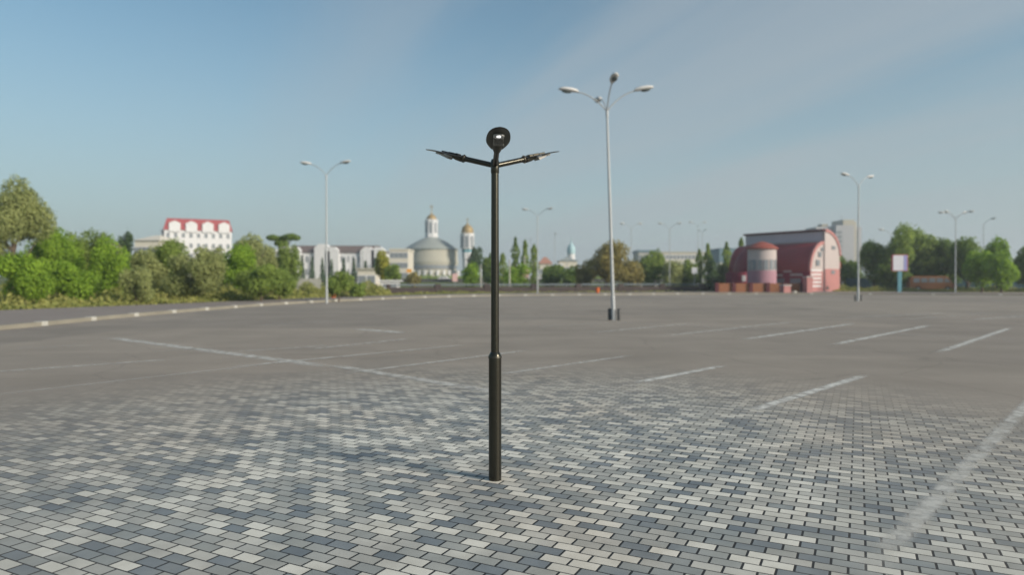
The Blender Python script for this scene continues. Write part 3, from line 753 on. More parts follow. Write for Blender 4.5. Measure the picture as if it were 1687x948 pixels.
# ------------------------------------------------------------------ railing/parapet beyond the lot
def wall_run(name, label, cat, pts, h0, h1, th, m, posts=None, rail=None, pm=None, zf=None, bars=None):
    t = thing(name, label, cat, (pts[0][0], pts[0][1], 0)); ox, oy = pts[0]
    w = MB(); pz = []; rl = MB(); br = MB()
    for (a, b) in zip(pts[:-1], pts[1:]):
        v = Vector((b[0]-a[0], b[1]-a[1])); L_ = v.length; ang = math.atan2(v.y, v.x)
        za = terr(*a)
        mt = Matrix.Translation((a[0]-ox, a[1]-oy, za)) @ Matrix.Rotation(ang, 4, 'Z')
        w.box(0, L_+0.004, -th/2, th/2, h0, h1, mt)
        if rail: rl.box(0, L_+0.01, -rail[1]/2, rail[1]/2, rail[0], rail[0]+rail[2], mt)
        if bars:
            k = int(L_/bars[2])
            for i in range(k): br.box((i+0.5)*bars[2]-0.02, (i+0.5)*bars[2]+0.02, -0.02, 0.02, bars[0], bars[1], mt)
        if posts:
            k = int(L_/posts[0])
            for i in range(k+1): pz.append((mt, i*posts[0]))
    w.build('wall_panel' if not rail else 'plinth', m, t)
    if rail: rl.build('top_rail', rail[3], t)
    if bars: o = br.build('balusters', bars[3], t)
    for mt, x in pz[:60]:
        q = MB(); q.box(x-posts[1]/2, x+posts[1]/2, -posts[1]/2-0.003, posts[1]/2+0.003, -0.05, posts[2], mt, 0.02); q.build('post', pm, t)
    return t
RP = resample([(-14.5,80),(-7,84),(0,86.5),(14,92),(33,98)], 9)
wall_run('parapet', 'long dark brown parapet with blue-grey top rail beyond the far kerb', 'parapet', RP, -0.05, 0.78, 0.3, M['parapet'],
         (6.0, 0.42, 1.16), (1.02, 0.20, 0.17, M['rail']), M['parapet'], bars=(0.78, 1.02, 0.22, M['darkst']))
BF = resample([(gx(1395,110),110),(gx(1560,108),108),(gx(1780,104),104)], 7)
wall_run('metal_fence', 'blue sheet metal fence behind the trees at the right', 'fence', BF, 0.05, 2.0, 0.06, M['bluef'], (5.0, 0.12, 2.1), None, M['bluef'])
# far road and its barrier
b = MB(); b.add([(-160,158,1.18),(160,158,1.18),(160,176,1.18),(-160,176,1.18)], [(0,1,2,3)]); tag(b.build('road', M['pave']), kind='structure')
wall_run('guard_rail', 'dark low guard rail along the far raised road', 'guard rail', [(gx(560,154),154),(gx(700,154),154),(gx(850,154),154),(gx(1180,154),154)], 0.15, 0.85, 0.1, M['darkst'], (6.0, 0.16, 0.9), None, M['darkst'])
# pale wall + steps area behind left lamp
wall_run('retaining_wall', 'pale low concrete wall behind the left lamp', 'wall', [(gx(483,88),88),(gx(528,88),88)], -0.05, 1.85, 0.3, M['concrete'])

# ------------------------------------------------------------------ generic block buildings
def building(name, label, px0, px1, ytop, d, depth, wallm, roofm, storeys, cols, cat='building', roof='flat', roofh=1.0, wsize=(1.3,1.6), rz=0.0, ang=0.0, base=None):
    x0, x1 = gx(px0, d), gx(px1, d); cx_ = (x0+x1)/2; z = (terr(cx_, d) if base is None else base) - 0.3
    W = x1-x0; H = hz(ytop, d) - z
    t = thing(name, label, cat, (cx_, d, z), ang)
    wh = H - roofh
    b = MB(); b.box(-W/2, W/2, 0, depth, 0, wh); b.build('wall', wallm, t)
    b = MB()
    if roof == 'flat': b.box(-W/2-0.25, W/2+0.25, -0.25, depth+0.25, wh, H)
    elif roof == 'hip':
        k = min(W, depth)*0.38
        b.add([(-W/2-0.4,-0.4,wh),(W/2+0.4,-0.4,wh),(W/2+0.4,depth+0.4,wh),(-W/2-0.4,depth+0.4,wh),(-W/2+k,depth*0.45,H),(W/2-k,depth*0.45,H),(W/2-k,depth*0.55,H),(-W/2+k,depth*0.55,H)],
              [(0,3,2,1),(0,1,5,4),(1,2,6,5),(2,3,7,6),(3,0,4,7),(4,5,6,7)])
    elif roof == 'mansard':
        k = roofh*0.2
        b.add([(-W/2-0.3,-0.3,wh),(W/2+0.3,-0.3,wh),(W/2+0.3,depth+0.3,wh),(-W/2-0.3,depth+0.3,wh),(-W/2+k,k,H),(W/2-k,k,H),(W/2-k,depth-k,H),(-W/2+k,depth-k,H)],
              [(0,3,2,1),(0,1,5,4),(1,2,6,5),(2,3,7,6),(3,0,4,7),(4,5,6,7)])
    ro = b.build('roof', roofm, t)
    if storeys and cols:
        sh = (wh-0.3)/storeys; proto = None
        for s in range(storeys):
            for c in range(cols):
                xx = -W/2 + W*(c+0.5)/cols; zz = 0.3 + sh*(s+0.5)
                if proto is None:
                    q = MB(); w, h = wsize
                    q.box(-w/2-0.12, w/2+0.12, -0.06, 0.02, -h/2-0.12, h/2+0.12); proto = q.build('window', M['white'], t)
                    g = MB(); g.box(-w/2, w/2, -0.09, -0.055, -h/2, h/2); g.build('pane', M['glass'], proto)
                    o = proto
                else:
                    o = proto.copy(); C.objects.link(o); o.parent = t
                    for ch in kids(proto):
                        c2 = ch.copy(); C.objects.link(c2); c2.parent = o
                o.location = (xx, 0, zz)
    return t, W, H, wh, ro
# red-roofed block
t, W, H, wh, ro = building('apartment_block', 'white apartment block with red mansard roof above the left trees', 277, 378, 361, 200, 13, M['white'], M['redroof'], 5, 9, roof='mansard', roofh=3.4, wsize=(0.8,1.3), ang=R(27))
for k in range(4):
    x = -W/2 + W*(k+0.62)/4.1
    b = MB(); b.box(x-1.5, x+1.5, -0.42, 2.0, wh-0.5, wh+1.9); b.add([(x-1.6,-0.46,wh+1.9),(x+1.6,-0.46,wh+1.9),(x,-0.46,wh+2.7),(x-1.6,2,wh+1.9),(x+1.6,2,wh+1.9),(x,2,wh+2.7)],[(0,1,2),(5,4,3),(0,2,5,3),(1,4,5,2),(0,3,4,1)])
    b.build('dormer', M['white'], t)
b = MB(); b.box(-W/2-0.8, -W/2-0.02, 1.0, 13, 2, wh); b.build('side_bay', M['greywall'], t)
building('house', 'cream house with shallow orange-beige roof left of the red-roofed block', 222, 262, 386, 150, 10, M['cream'], M['cream'], 2, 5, roof='hip', roofh=1.4, cat='house')
# long white building
t, W, H, wh, ro = building('long_building', 'long white building with brown roof and white gabled bays left of the church', 462, 636, 404, 230, 8, M['white'], M['brownroof'], 2, 18, roof='hip', roofh=2.6, wsize=(0.8,2.0))
for i, px in enumerate((472, 486, 532, 548, 606, 624)):
    x = gx(px, 230) - (gx(462,230)+gx(636,230))/2; w = 2.3 if i not in (2,) else 2.6
    hh = wh + (1.3 if i != 2 else 2.3)
    b = MB(); b.box(x-w, x+w, -1.1, 0.0, 0, hh-0.8); b.add([(x-w-0.1,-1.15,hh-0.8),(x+w+0.1,-1.15,hh-0.8),(x+w*0.4,-1.15,hh+0.6),(x-w*0.4,-1.15,hh+0.6),(x-w-0.1,3,hh-0.8),(x+w+0.1,3,hh-0.8),(x+w*0.4,3,hh+0.6),(x-w*0.4,3,hh+0.6)],
        [(0,1,2,3),(7,6,5,4),(0,3,7,4),(1,5,6,2),(3,2,6,7),(0,4,5,1)]); b.build('gabled_bay', M['white'], t)
for i in range(12):
    x = -W/2 + W*(i+0.5)/12
    b = MB(); b.box(x-0.28, x+0.28, -0.45, -0.003, 0, wh-1.2); b.build('pilaster', M['white'], t)
building('house', 'cream block with yellow lower front between white building and church', 642, 672, 410, 210, 12, M['cream'], M['cream'], 3, 4, roofh=0.5, cat='house')
building('house', 'grey-white house half hidden behind olive trees left of the white building', 428, 462, 411, 190, 10, M['greywall'], M['white'], 2, 3, roofh=0.6, cat='house')
building('kiosk', 'small cream-yellow kiosk between bushy green tree and yellow-tinged tree', 589, 619, 442, 118, 4, M['cream'], M['beige'], 1, 2, roofh=0.3, cat='kiosk', base=-0.2)
# boat-like white kiosk
k = thing('kiosk', 'low white kiosk with flat roof under the yellow-tinged tree', 'kiosk', (gx(642,84), 84, 0.05), R(8))
b = MB(); b.box(-1.2,1.2,0,1.8,0,1.45); b.build('wall', M['white'], k)
b = MB(); b.box(-1.5,1.55,-0.25,2.0,1.45,1.62); b.build('roof', M['white'], k)
b = MB(); b.box(-0.8,0.8,-0.04,0.0,0.7,1.15); b.build('window', M['glass'], k)
building('house', 'small house with orange tiled roof right of the poplars', 889, 909, 423, 220, 9, M['cream'], M['faroof'], 1, 3, roof='hip', roofh=2.3, cat='house')
building('house', 'long low cream house right of the orange roof', 921, 951, 424, 230, 9, M['cream'], M['greyroof'], 1, 5, roof='hip', roofh=1.3, cat='house')
tt = thing('turret', 'teal and white turret with small spire above the cream house', 'turret', (gx(941,260), 260, terr(0,260)))
b = MB(); b.lathe([(1.4,0),(1.4,8.6)], 12); b.build('wall', M['white'], tt)
b = MB(); b.lathe([(1.5,8.6),(1.6,10.2),(1.2,11.6),(0.3,12.6),(0.08,14.5),(0.02,16)], 12); b.build('dome', M['palecyan'], tt, True)
building('apartment_block', 'long pale slab block behind trees right of the nearest grey lamp', 1084, 1182, 415, 300, 14, M['cream'], M['beige'], 3, 16, roofh=0.6)
building('apartment_block', 'grey-roofed pale block at left end of the long slab block', 1052, 1086, 412, 310, 14, M['beige'], M['bluegrey'], 3, 5, roofh=1.2)
building('office_building', 'blue-grey topped building behind pointed trees left of the red building', 1186, 1224, 409, 200, 12, M['cream'], M['bluegrey'], 2, 5, roofh=4.2)
# grey tower block
t = thing('tower_block', 'grey stepped tower block rising behind the red building', 'building', (gx(1382,330), 330, terr(0,330)-0.5), 0)
S = 330/F
def tb(px0, px1, ytop, y0, y1, m, nm='wall'):
    b = MB(); b.box(gx(px0,330)-gx(1382,330), gx(px1,330)-gx(1382,330), y0, y1, 0, hz(ytop,330)-terr(0,330)+0.5); return b.build(nm, m, t)
tb(1344, 1372, 374, 0, 12, M['greywall']); tb(1372.2, 1402, 372, -3, 12, M['greywall']); tb(1384, 1401.8, 363, -2.9, 9, M['beige'], 'stair_core'); tb(1402.3, 1409, 365, -1, 10, M['beige'], 'stair_core'); tb(1409.2, 1419, 374, 0, 12, M['greywall'])
tb(1360, 1370, 368, 4, 9, M['beige'], 'lift_room')
for i in range(11):
    for j, px in enumerate((1349,1357,1365,1376,1380,1413)):
        q = MB(); yy = -0.05 if px < 1372 or px > 1409 else -3.05
        xx = gx(px,330)-gx(1382,330); q.box(xx-0.7, xx+0.7, yy, yy+0.045, 1.5+2.2*i, 2.8+2.2*i)
        if 2.8+2.2*i < hz(376,330)-terr(0,330): q.build('window', M['glass'], t)
b = MB(); b.tube([(gx(1392,330)-gx(1382,330),4,hz(364,330)-3),(gx(1392,330)-gx(1382,330),4,hz(352,330)-3)], 0.12, 6); b.build('mast', M['galv'], t)

# ------------------------------------------------------------------ round church
d = 300; cz = terr(gx(711,d), d) - 0.3; ch = thing('church', 'round grey church with conical roof and white lantern tower topped by gold', 'church', (gx(711,d), d, cz))
def zz(y): return hz(y, d) - cz
s = d/F; r = 44*s
b = MB(); b.lathe([(r*0.99,0),(r*0.99,zz(452)),(r*1.02,zz(451)),(r*1.02,zz(446))], 48); b.build('lower_storey', M['stone'], ch, True)
b = MB(); b.lathe([(r*0.93,zz(446)),(r*0.95,zz(440)),(r*1.0,zz(434)),(r*1.0,zz(431)),(r*0.98,zz(428)),(r*0.97,zz(415)),(r*0.96,zz(411))], 48); b.build('wall', M['stone'], ch, True)
b = MB(); b.lathe([(r*1.02,zz(412)),(r*0.99,zz(410.5)),(r*0.78,zz(404)),(r*0.50,zz(397)),(r*0.30,zz(393)),(r*0.24,zz(391.5))], 48); b.build('roof', M['greyroof'], ch, True)
pr = None
for i in range(26):
    a = -math.pi + math.pi*(i+0.5)/26
    q = MB(); q.box(-0.7,0.7,-0.12,0.1,-0.9,0.9); 
    if pr is None: o = pr = q.build('window', M['glass'], ch)
    else: o = pr.copy(); C.objects.link(o); o.parent = ch
    o.location = (math.cos(a)*r*0.955, math.sin(a)*r*0.955, zz(440)); o.rotation_euler = (0,0,a+math.pi/2)
for i in range(14):
    a = -math.pi + math.pi*(i+0.5)/14; q = MB(); q.box(-0.5,0.5,-0.5,0.2,-3.0,0.0, Matrix.Rotation(0,4,'Z'))
    o = q.build('pier', M['white'], ch); o.location = (math.cos(a)*r*1.02, math.sin(a)*r*1.02, zz(446)); o.rotation_euler = (0,0,a+math.pi/2)
b = MB(); b.lathe([(r*0.25,zz(393)),(r*0.25,zz(390)),(11*s,zz(389)),(11*s,zz(365)),(11.8*s,zz(364.5)),(11.8*s,zz(363)),(9*s,zz(362))], 8, mtx=Matrix.Rotation(R(22.5),4,'Z')); tw = b.build('lantern_tower', M['white'], ch)
for i in range(8):
    a = R(45*i) ; q = MB(); q.box(-0.55,0.55,-0.1,0.06,-2.3,2.3); o = q.build('window', M['glass'], tw); o.location = (math.cos(a)*10.25*s, math.sin(a)*10.25*s, zz(376)); o.rotation_euler = (0,0,a+math.pi/2)
b = MB(); b.lathe([(8*s,zz(362.5)),(8.4*s,zz(360)),(7*s,zz(357)),(4*s,zz(354.5)),(1.3*s,zz(352.5)),(0.7*s,zz(350)),(0.6*s,zz(346))], 20); b.build('dome', M['gold'], ch, True)
b = MB(); b.box(-0.14,0.14,-0.14,0.14,zz(346),zz(337)); b.box(-0.9,0.9,-0.12,0.12,zz(341.5),zz(340.5)); b.build('cross', M['gold'], ch)
# bell tower
d = 290; cz = terr(gx(770,d), d)-0.3; s = d/F; bt = thing('bell_tower', 'slim white bell tower with big gold dome right of the round church', 'bell tower', (gx(770,d), d, cz))
b = MB(); b.lathe([(8.5*s,0),(8.5*s,zz(428)),(9.5*s,zz(427)),(9.5*s,zz(412)),(12*s,zz(410)),(12*s,zz(388)),(12.6*s,zz(387)),(12.6*s,zz(385))], 8, mtx=Matrix.Rotation(R(22.5),4,'Z')); w_ = b.build('wall', M['white'], bt)
b = MB(); b.lathe([(9.9*s,zz(416)),(9.9*s,zz(411))], 8, mtx=Matrix.Rotation(R(22.5),4,'Z')); b.build('blue_band', M['teal'], bt)
for i in range(8):
    a = R(45*i); q = MB(); q.box(-0.75,0.75,-0.1,0.05,-2.4,2.4); o = q.build('opening', M['glass'], w_); o.location = (math.cos(a)*11.15*s, math.sin(a)*11.15*s, zz(399)); o.rotation_euler = (0,0,a+math.pi/2)
b = MB(); b.lathe([(9.4*s,zz(385)),(10*s,zz(382)),(9.6*s,zz(378)),(7.5*s,zz(374)),(4.5*s,zz(371.5)),(1.5*s,zz(369.5)),(0.6*s,zz(367)),(0.5*s,zz(364))], 24); b.build('dome', M['gold'], bt, True)
b = MB(); b.box(-0.12,0.12,-0.12,0.12,zz(364),zz(359)); b.box(-0.6,0.6,-0.1,0.1,zz(362),zz(361.2)); b.build('cross', M['gold'], bt)

# ------------------------------------------------------------------ red barn-roofed building
ax = Vector((0.574, -0.819, 0)); sd = Vector((0.819, 0.574, 0))
O = Vector((39.9, 91.0, 0.0))
rb = thing('red_building', 'dark red building with curved barn roof and pale pink gable at the far kerb', 'building', O)
MT = Matrix(((sd.x, -ax.x, 0, 0), (sd.y, -ax.y, 0, 0), (0, 0, 1, 0), (0, 0, 0, 1)))   # local: x across gable, y back along the length, z up
SH = 6.9; LB = 13.0
low = [(0,0.0),(0,3.0)] + [(3.2*(1-math.cos(R(a))), 3.0+3.75*math.sin(R(a))) for a in range(15, 91, 15)]
def ext(pts, y0, y1, name, m, parent=rb, smooth=False):
    b = MB(); n = len(pts); vs = [(x,y0,z) for x,z in pts]+[(x,y1,z) for x,z in pts]
    fs = [tuple(range(n)), tuple(range(2*n-1,n-1,-1))]+[(i,(i+1)%n,n+(i+1)%n,n+i) for i in range(n)]
    b.add(vs, fs, MT); return b.build(name, m, parent, smooth)
upper = [(3.2,0),(3.2,8.35)] + [(3.2+ (SH-3.2)*math.sin(R(a)), 4.9+3.45*math.cos(R(a))) for a in range(0,91,10)] + [(SH,0)]
ext([p for p in low]+[(3.2,0)], 0.25, LB, 'lower_hall', M['crimson'])
ext(upper, 0.0, LB-0.4, 'upper_hall', M['pinkw'])
# roofs: thin curved skins
lr = [(-0.12,2.8)]+[(3.2*(1-math.cos(R(a)))-0.10*math.cos(R(a)), 3.0+3.75*math.sin(R(a))+0.10*math.sin(R(a))) for a in range(0, 89, 8)]+[(3.19,6.86)]
lr2 = [(3.19,6.77)]+[(3.2*(1-math.cos(R(a)))-0.012, 3.0+3.75*math.sin(R(a))+0.012) for a in range(88, -1, -8)]+[(-0.01,2.8)]
ext(lr+lr2, 0.35, LB+0.15, 'curved_roof', M['darkred'])
ur = [(2.9,8.38),(2.9,8.62),(3.3,8.66)]+[(3.25+(SH-3.2+0.12)*math.sin(R(a)), 4.9+3.62*math.cos(R(a))) for a in range(8,91,8)]+[(SH+0.12,4.7),(SH+0.02,4.7)]+[(3.25+(SH-3.2)*math.sin(R(a)), 4.9+3.47*math.cos(R(a))) for a in range(88,7,-8)]
ext(ur, 0.1, LB-0.2, 'upper_roof', M['maroon'])
def gbox(x0,x1,z0,z1,name,m,p=0.05,y0=0.0):
    b = MB(); b.box(x0,x1,y0-p,y0-0.003,z0,z1,MT); return b.build(name, m, rb)
gbox(0.02,3.1,0,2.9,'salmon_plinth',M['salmon'],0.10,0.25); gbox(3.25,SH-0.02,0,3.2,'salmon_plinth',M['salmon'],0.06)
for i in range(5): gbox(0.15,2.6,0.75+0.52*i,0.98+0.52*i,'white_band',M['white'],0.14,0.25)
# gable arch infill pale with trim
ga = [(0.15,2.9)]+[(3.2*(1-math.cos(R(a)))+0.15, 3.0+3.55*math.sin(R(a))) for a in range(10, 89, 10)]+[(3.19,6.5),(3.19,2.9)]
ext(ga, 0.18, 0.247, 'gable_infill', M['pinkw'])
tr = [(3.2*(1-math.cos(R(a)))-0.22*math.cos(R(a)), 3.0+3.75*math.sin(R(a))+0.22*math.sin(R(a))) for a in range(0, 89, 8)]+[(3.2*(1-math.cos(R(a)))+0.16, 3.0+3.55*math.sin(R(a))) for a in range(86, -1, -8)]
ext(tr, 0.05, 0.345, 'arch_trim', M['salmon'])
tr2 = [(3.25+(SH-3.2+0.2)*math.sin(R(a)), 4.9+3.72*math.cos(R(a))) for a in range(0,91,8)]+[(3.25+(SH-3.2-0.12)*math.sin(R(a)), 4.9+3.35*math.cos(R(a))) for a in range(88,-1,-8)]
ext(tr2, -0.12, -0.003, 'arch_trim', M['salmon'])
for (x, z, w, h) in ((1.35,3.6,0.8,0.8),(1.9,4.8,0.7,0.7),(2.55,5.6,0.5,0.5)): gbox(x,x+w,z,z+h,'window',M['glass'],0.11,0.18)
gbox(4.9,5.7,5.9,6.35,'window',M['glass'],0.10); gbox(4.7,5.6,2.5,3.0,'window',M['glass'],0.10); gbox(3.5,4.1,0.4,0.8,'vent',M['darkst'],0.10)
gbox(SH-0.02,SH+0.65,3.4,4.2,'red_sign',M['redroof'],0.3,0.5)
# clerestory strip
b = MB(); b.box(-0.06+3.2-0.003,3.2-0.003,0.4,LB-0.6,7.0,8.3,MT); b.build('clerestory', M['mauvegrey'], rb)
# white illegible sign plates on the dark side
for (y0,y1,z0,z1) in ((1.2,3.0,2.25,2.55),(4.2,5.8,2.2,2.5),(2.8,4.0,2.75,2.98)):
    b = MB(); b.box(-0.2,-0.135,y0,y1,z0,z1,MT); b.build('sign_plate', M['pinkw'], rb)
for y0 in (1.5,4,6.5):
    b = MB(); b.box(-0.06,-0.003,y0,y0+1.6,0.6,1.9,MT); b.build('window', M['glass'], rb)
# round stair tower
tl = Vector((gx(1255,89.5), 89.5, 0)) - O
b = MB(); b.lathe([(1.82,0),(1.82,2.9)], 28, tuple(tl)); b.build('round_tower_base', M['mauve'], rb, True)
b = MB(); b.lathe([(1.80,2.9),(1.80,5.75)], 28, tuple(tl)); b.build('round_tower', M['pinkw'], rb, True)
b = MB(); b.lathe([(2.05,5.7),(2.05,5.82),(1.3,6.35),(0.1,6.75)], 28, tuple(tl)); b.build('tower_roof', M['brickroof'], rb, True)
for i in range(6):
    a = R(-165+24*i); b = MB(); b.box(-0.26,0.26,-0.05,0.03,3.0,4.3, Matrix.Translation(tl+Vector((math.cos(a)*1.80, math.sin(a)*1.80, 0))) @ Matrix.Rotation(a+math.pi/2,4,'Z')); b.build('window', M['glass'], rb)
# rounded left end and low crimson porch
c2 = Vector((gx(1243,97), 97, 0)) - O
b = MB(); b.lathe([(2.9,0),(2.9,3.0),(2.7,4.2),(2.1,5.4),(1.2,6.2),(0.1,6.6)], 28, tuple(c2)); b.build('domed_end', M['maroonroof'], rb, True)
c3 = Vector((gx(1218,93.5), 93.5, 0)) - O
b = MB(); b.box(c3.x-1.3,c3.x+1.6,c3.y-1,c3.y+2,0,2.75, None,0.05); b.build('porch', M['crimson'], rb)
b = MB(); b.box(c3.x+0.0,c3.x+0.55,c3.y-1.06,c3.y-1.003,1.5,2.3); b.build('window', M['white'], rb)
# brick fence
bf = wall_run('brick_fence', 'orange brick fence panels between dark posts before the red building', 'fence', [(gx(1181,87.5),87.5),(gx(1322,86.5),86.5)], -0.05, 1.25, 0.16, M['orangeb'], (2.1, 0.5, 1.34), None, M['maroon'])
def pillar(px, d, h, w, label, m='salmon'):
    t = thing('gate_pillar', label, 'pillar', (gx(px,d), d, 0), R(12), 'pink pillars before the red building')
    b = MB(); b.box(-w/2,w/2,-w/2,w/2,-0.05,h,None,0.02); b.build('shaft', M[m], t)
    b = MB(); b.box(-w/2-0.08,w/2+0.08,-w/2-0.08,w/2+0.08,h,h+0.14,None,0.03); b.build('cap', M['pinkw'], t)
pillar(1293.5, 84.5, 0.95, 0.95, 'short stout pink pillar in front of the red building')
pillar(1331, 85.5, 2.0, 0.85, 'tall pink pillar with white cap at the gable corner')
b = MB(); b.lathe([(0.42,0),(0.40,0.05),(0.32,0.30),(0.36,0.34)], 14); o = b.build('planter', M['concrete'], None, True); o.location = (gx(1308,84.5), 84.5, 0.0); tag(o, 'pale low round planter between the two pink pillars', 'planter')

# ------------------------------------------------------------------ signs, bins, vehicles
bb_ = thing('billboard', 'white lightbox billboard with red frame and violet edge on a teal foot', 'billboard', (gx(1482,88), 88, 0), R(-8))
b = MB(); b.box(-0.95,0.95,-0.12,0.12,hz(447,88),hz(420,88),None,0.03); b.build('frame', M['signr'], bb_)
b = MB(); b.box(-0.83,0.42,-0.15,-0.123,hz(446,88),hz(421,88)); b.build('poster', M['signw'], bb_)
b = MB(); b.box(0.44,0.86,-0.15,-0.123,hz(446,88),hz(421,88)); b.build('poster_edge', M['signv'], bb_)
b = MB(); b.box(-0.24,0.24,-0.1,0.1,-0.05,hz(447,88)-0.003,None,0.03); b.build('foot', M['teal'], bb_)
def sign(px, d, z, w, h, m, label):
    zt = terr(gx(px,d), d); t = thing('road_sign', label, 'sign', (gx(px,d), d, zt), 0, 'small signs beyond the parapet')
    b = MB(); b.tube([(0,0,-0.1),(0,0,z+h)], 0.05, 8); b.build('post', M['galv'], t)
    b = MB(); b.box(-w/2,w/2,-0.10,-0.052,z,z+h,None,0.01); b.build('panel', M[m], t)
sign(674, 150, 2.2, 1.1, 0.75, 'yellow', 'yellow-orange sign in front of the round church, left side')
sign(773.5, 150, 1.7, 0.9, 0.7, 'yellow', 'orange sign below the bell tower')
sign(749.5, 130, 1.4, 1.0, 1.5, 'pinksign', 'tall pink and white sign right of the round church')
sign(866, 100, 2.1, 0.95, 1.05, 'pinksign', 'pink and white sign at the foot of the poplars')
sign(923, 150, 3.4, 1.1, 0.8, 'signw', 'pale bluish-white sign under the cream house')
sign(1144, 100, 2.6, 0.8, 0.9, 'signw', 'small white sign below the far twin lamps')
sign(1385, 112, 1.0, 0.8, 0.9, 'signw', 'small pale sign right beside the pink gable')
def bin_(px, d, label, s=1.0):
    t = thing('litter_bin', label, 'bin', (gx(px,d), d, 0.12), 0, 'orange litter bins on the pavement')
    b = MB(); b.lathe([(0.19*s,0.06),(0.25*s,0.66*s),(0.27*s,0.68*s),(0.27*s,0.72*s)], 16); b.build('bucket', M['orange'], t, True)
    b = MB(); b.lathe([(0.05,0.0),(0.05,0.08)], 8); b.lathe([(0.2,0.0),(0.2,0.03)], 12); b.build('stand', M['darkst'], t)
bin_(549, 57.5, 'orange litter bin right of the foot of the left lamp', 0.95)
bin_(984.5, 79.5, 'orange-red litter bin left of the foot of the nearest grey lamp', 0.95)
def car(body, px, d, rz, label, L_=4.3, Hh=1.45, z=None, grp='cars on the far raised road'):
    zt = (terr(gx(px,d), d) if z is None else z); t = thing('car', label, 'car', (gx(px,d), d, zt), rz, grp)
    k = L_/4.3; prof = [(-2.15,0.35),(-2.12,0.78),(-1.75,0.92),(-1.0,1.38),(0.35,1.45),(1.05,0.98),(1.95,0.84),(2.15,0.6),(2.12,0.32)]
    rings = []
    for y, sy in ((-0.82,0.97),(-0.76,1.0),(0.76,1.0),(0.82,0.97)):
        rings.append([(x*k, y*(0.9 if zq>1.2 else 1.0), zq*(Hh/1.45)*sy) for x, zq in prof])
    b = MB(); b.sweep(rings); bo = b.build('body', M[body], t)
    b = MB(); b.sweep([[(x*k, y, zq*(Hh/1.45)) for x, zq in ((-1.45,0.96),(-0.95,1.30),(0.3,1.36),(0.85,0.98))] for y in (-0.80,0.80)]); b.build('side_window', M['glass'], bo)
    for x in (-1.35,1.35):
        for y in (-0.78,0.78):
            b = MB(); b.tube([(x*k,y-0.11,0.33),(x*k,y+0.11,0.33)], 0.33, 18); w = b.build('wheel', M['tyre'], t, True)
            b = MB(); b.tube([(x*k,y-0.125,0.33),(x*k,y+0.125,0.33)], 0.18, 12); b.build('rim', M['galv'], w, True)
    for y in (-0.6,0.6):
        b = MB(); b.box(2.05*k,2.17*k,y-0.14,y+0.14,0.58,0.70); b.build('headlight', M['signw'], t)
ZR = 1.18
car('carw', 733, 170, 0.0, 'white car on far road in front of the round church', z=ZR)
car('carw', 781, 168, math.pi, 'white car on far road left of the black post', z=ZR)
car('cars', 806, 168, 0.0, 'silver car on far road nearly touching the black post', z=ZR)
car('carr', 845, 166, 0.0, 'reddish car on far road just right of the black post', z=ZR)
car('carw', 870, 166, 0.0, 'white car on far road below the poplars', z=ZR)
car('carw', 893, 166, 0.0, 'white car on far road right of the two-headed lamp', z=ZR)
car('cars', 1056, 112, R(20), 'silver car beneath the pale green trees right of the bronze tree', z=terr(0,112)+0.4)
car('carw', 1072, 116, R(10), 'white car beneath the pale green trees right of the bronze tree', z=terr(0,116)+0.2)
# orange minibus on the right
t = thing('minibus', 'faded orange minibus parked under the trees right of the billboard', 'minibus', (gx(1533,94), 94, 0.05), R(-14))
t.scale = (0.95, 1.0, 1.08)
prof = [(-2.9,0.35),(-2.95,1.2),(-2.85,1.85),(-2.6,2.0),(1.6,2.0),(2.0,1.85),(2.5,1.15),(3.0,1.0),(3.1,0.6),(3.05,0.35)]
b = MB(); b.sweep([[(x,y,z*sc) for x,z in prof] for y,sc in ((-0.95,0.97),(-0.88,1),(0.88,1),(0.95,0.97))]); b.build('body', M['caro'], t)
for x in (-2.5,-1.5,-0.5,0.5):
    b = MB(); b.box(x,x+0.8,-0.975,-0.9,1.2,1.75); b.build('window', M['glass'], t)
b = MB(); b.add([(1.5,-0.97,1.2),(2.3,-0.97,1.2),(1.85,-0.97,1.7),(1.5,-0.97,1.7),(1.5,-0.9,1.2),(2.3,-0.9,1.2),(1.85,-0.9,1.7),(1.5,-0.9,1.7)],[(0,1,2,3),(7,6,5,4),(0,4,5,1),(1,5,6,2),(2,6,7,3),(3,7,4,0)]); b.build('window', M['glass'], t)
for x in (-1.9,1.9):
    for y in (-0.9,0.9):
        b = MB(); b.tube([(x,y-0.11,0.36),(x,y+0.11,0.36)], 0.36, 18); w = b.build('wheel', M['tyre'], t, True)
        b = MB(); b.tube([(x,y-0.125,0.36),(x,y+0.125,0.36)], 0.2, 12); b.build('rim', M['galv'], w, True)
for y in (-0.7,0.7):
    b = MB(); b.box(2.98,3.12,y-0.13,y+0.13,0.68,0.86); b.build('headlight', M['signw'], t)

# ------------------------------------------------------------------ light, sky
SUN_AZ_DIR = Vector((0.86, -0.51, 0)).normalized(); EL = R(22.0)
sdir = Vector((SUN_AZ_DIR.x*math.cos(EL), SUN_AZ_DIR.y*math.cos(EL), math.sin(EL)))
sl = bpy.data.lights.new('sun', 'SUN'); sl.energy = 4.4; sl.angle = R(13.0); sl.color = (1.0, 0.89, 0.76)
so = bpy.data.objects.new('sun', sl); C.objects.link(so); so.rotation_euler = sdir.to_track_quat('Z', 'Y').to_euler()
w = bpy.data.worlds.new('World'); scn.world = w; w.use_nodes = True; nt = w.node_tree; N = nt.nodes.new; L = nt.links.new
bg = nt.nodes['Background']; bg.inputs['Strength'].default_value = 0.10
sky = N('ShaderNodeTexSky'); sky.sky_type = 'NISHITA'; sky.sun_disc = False
sky.sun_elevation = EL; sky.sun_rotation = math.atan2(SUN_AZ_DIR.x, SUN_AZ_DIR.y)
sky.air_density = 1.0; sky.dust_density = 1.0; sky.ozone_density = 0.7; sky.altitude = 100
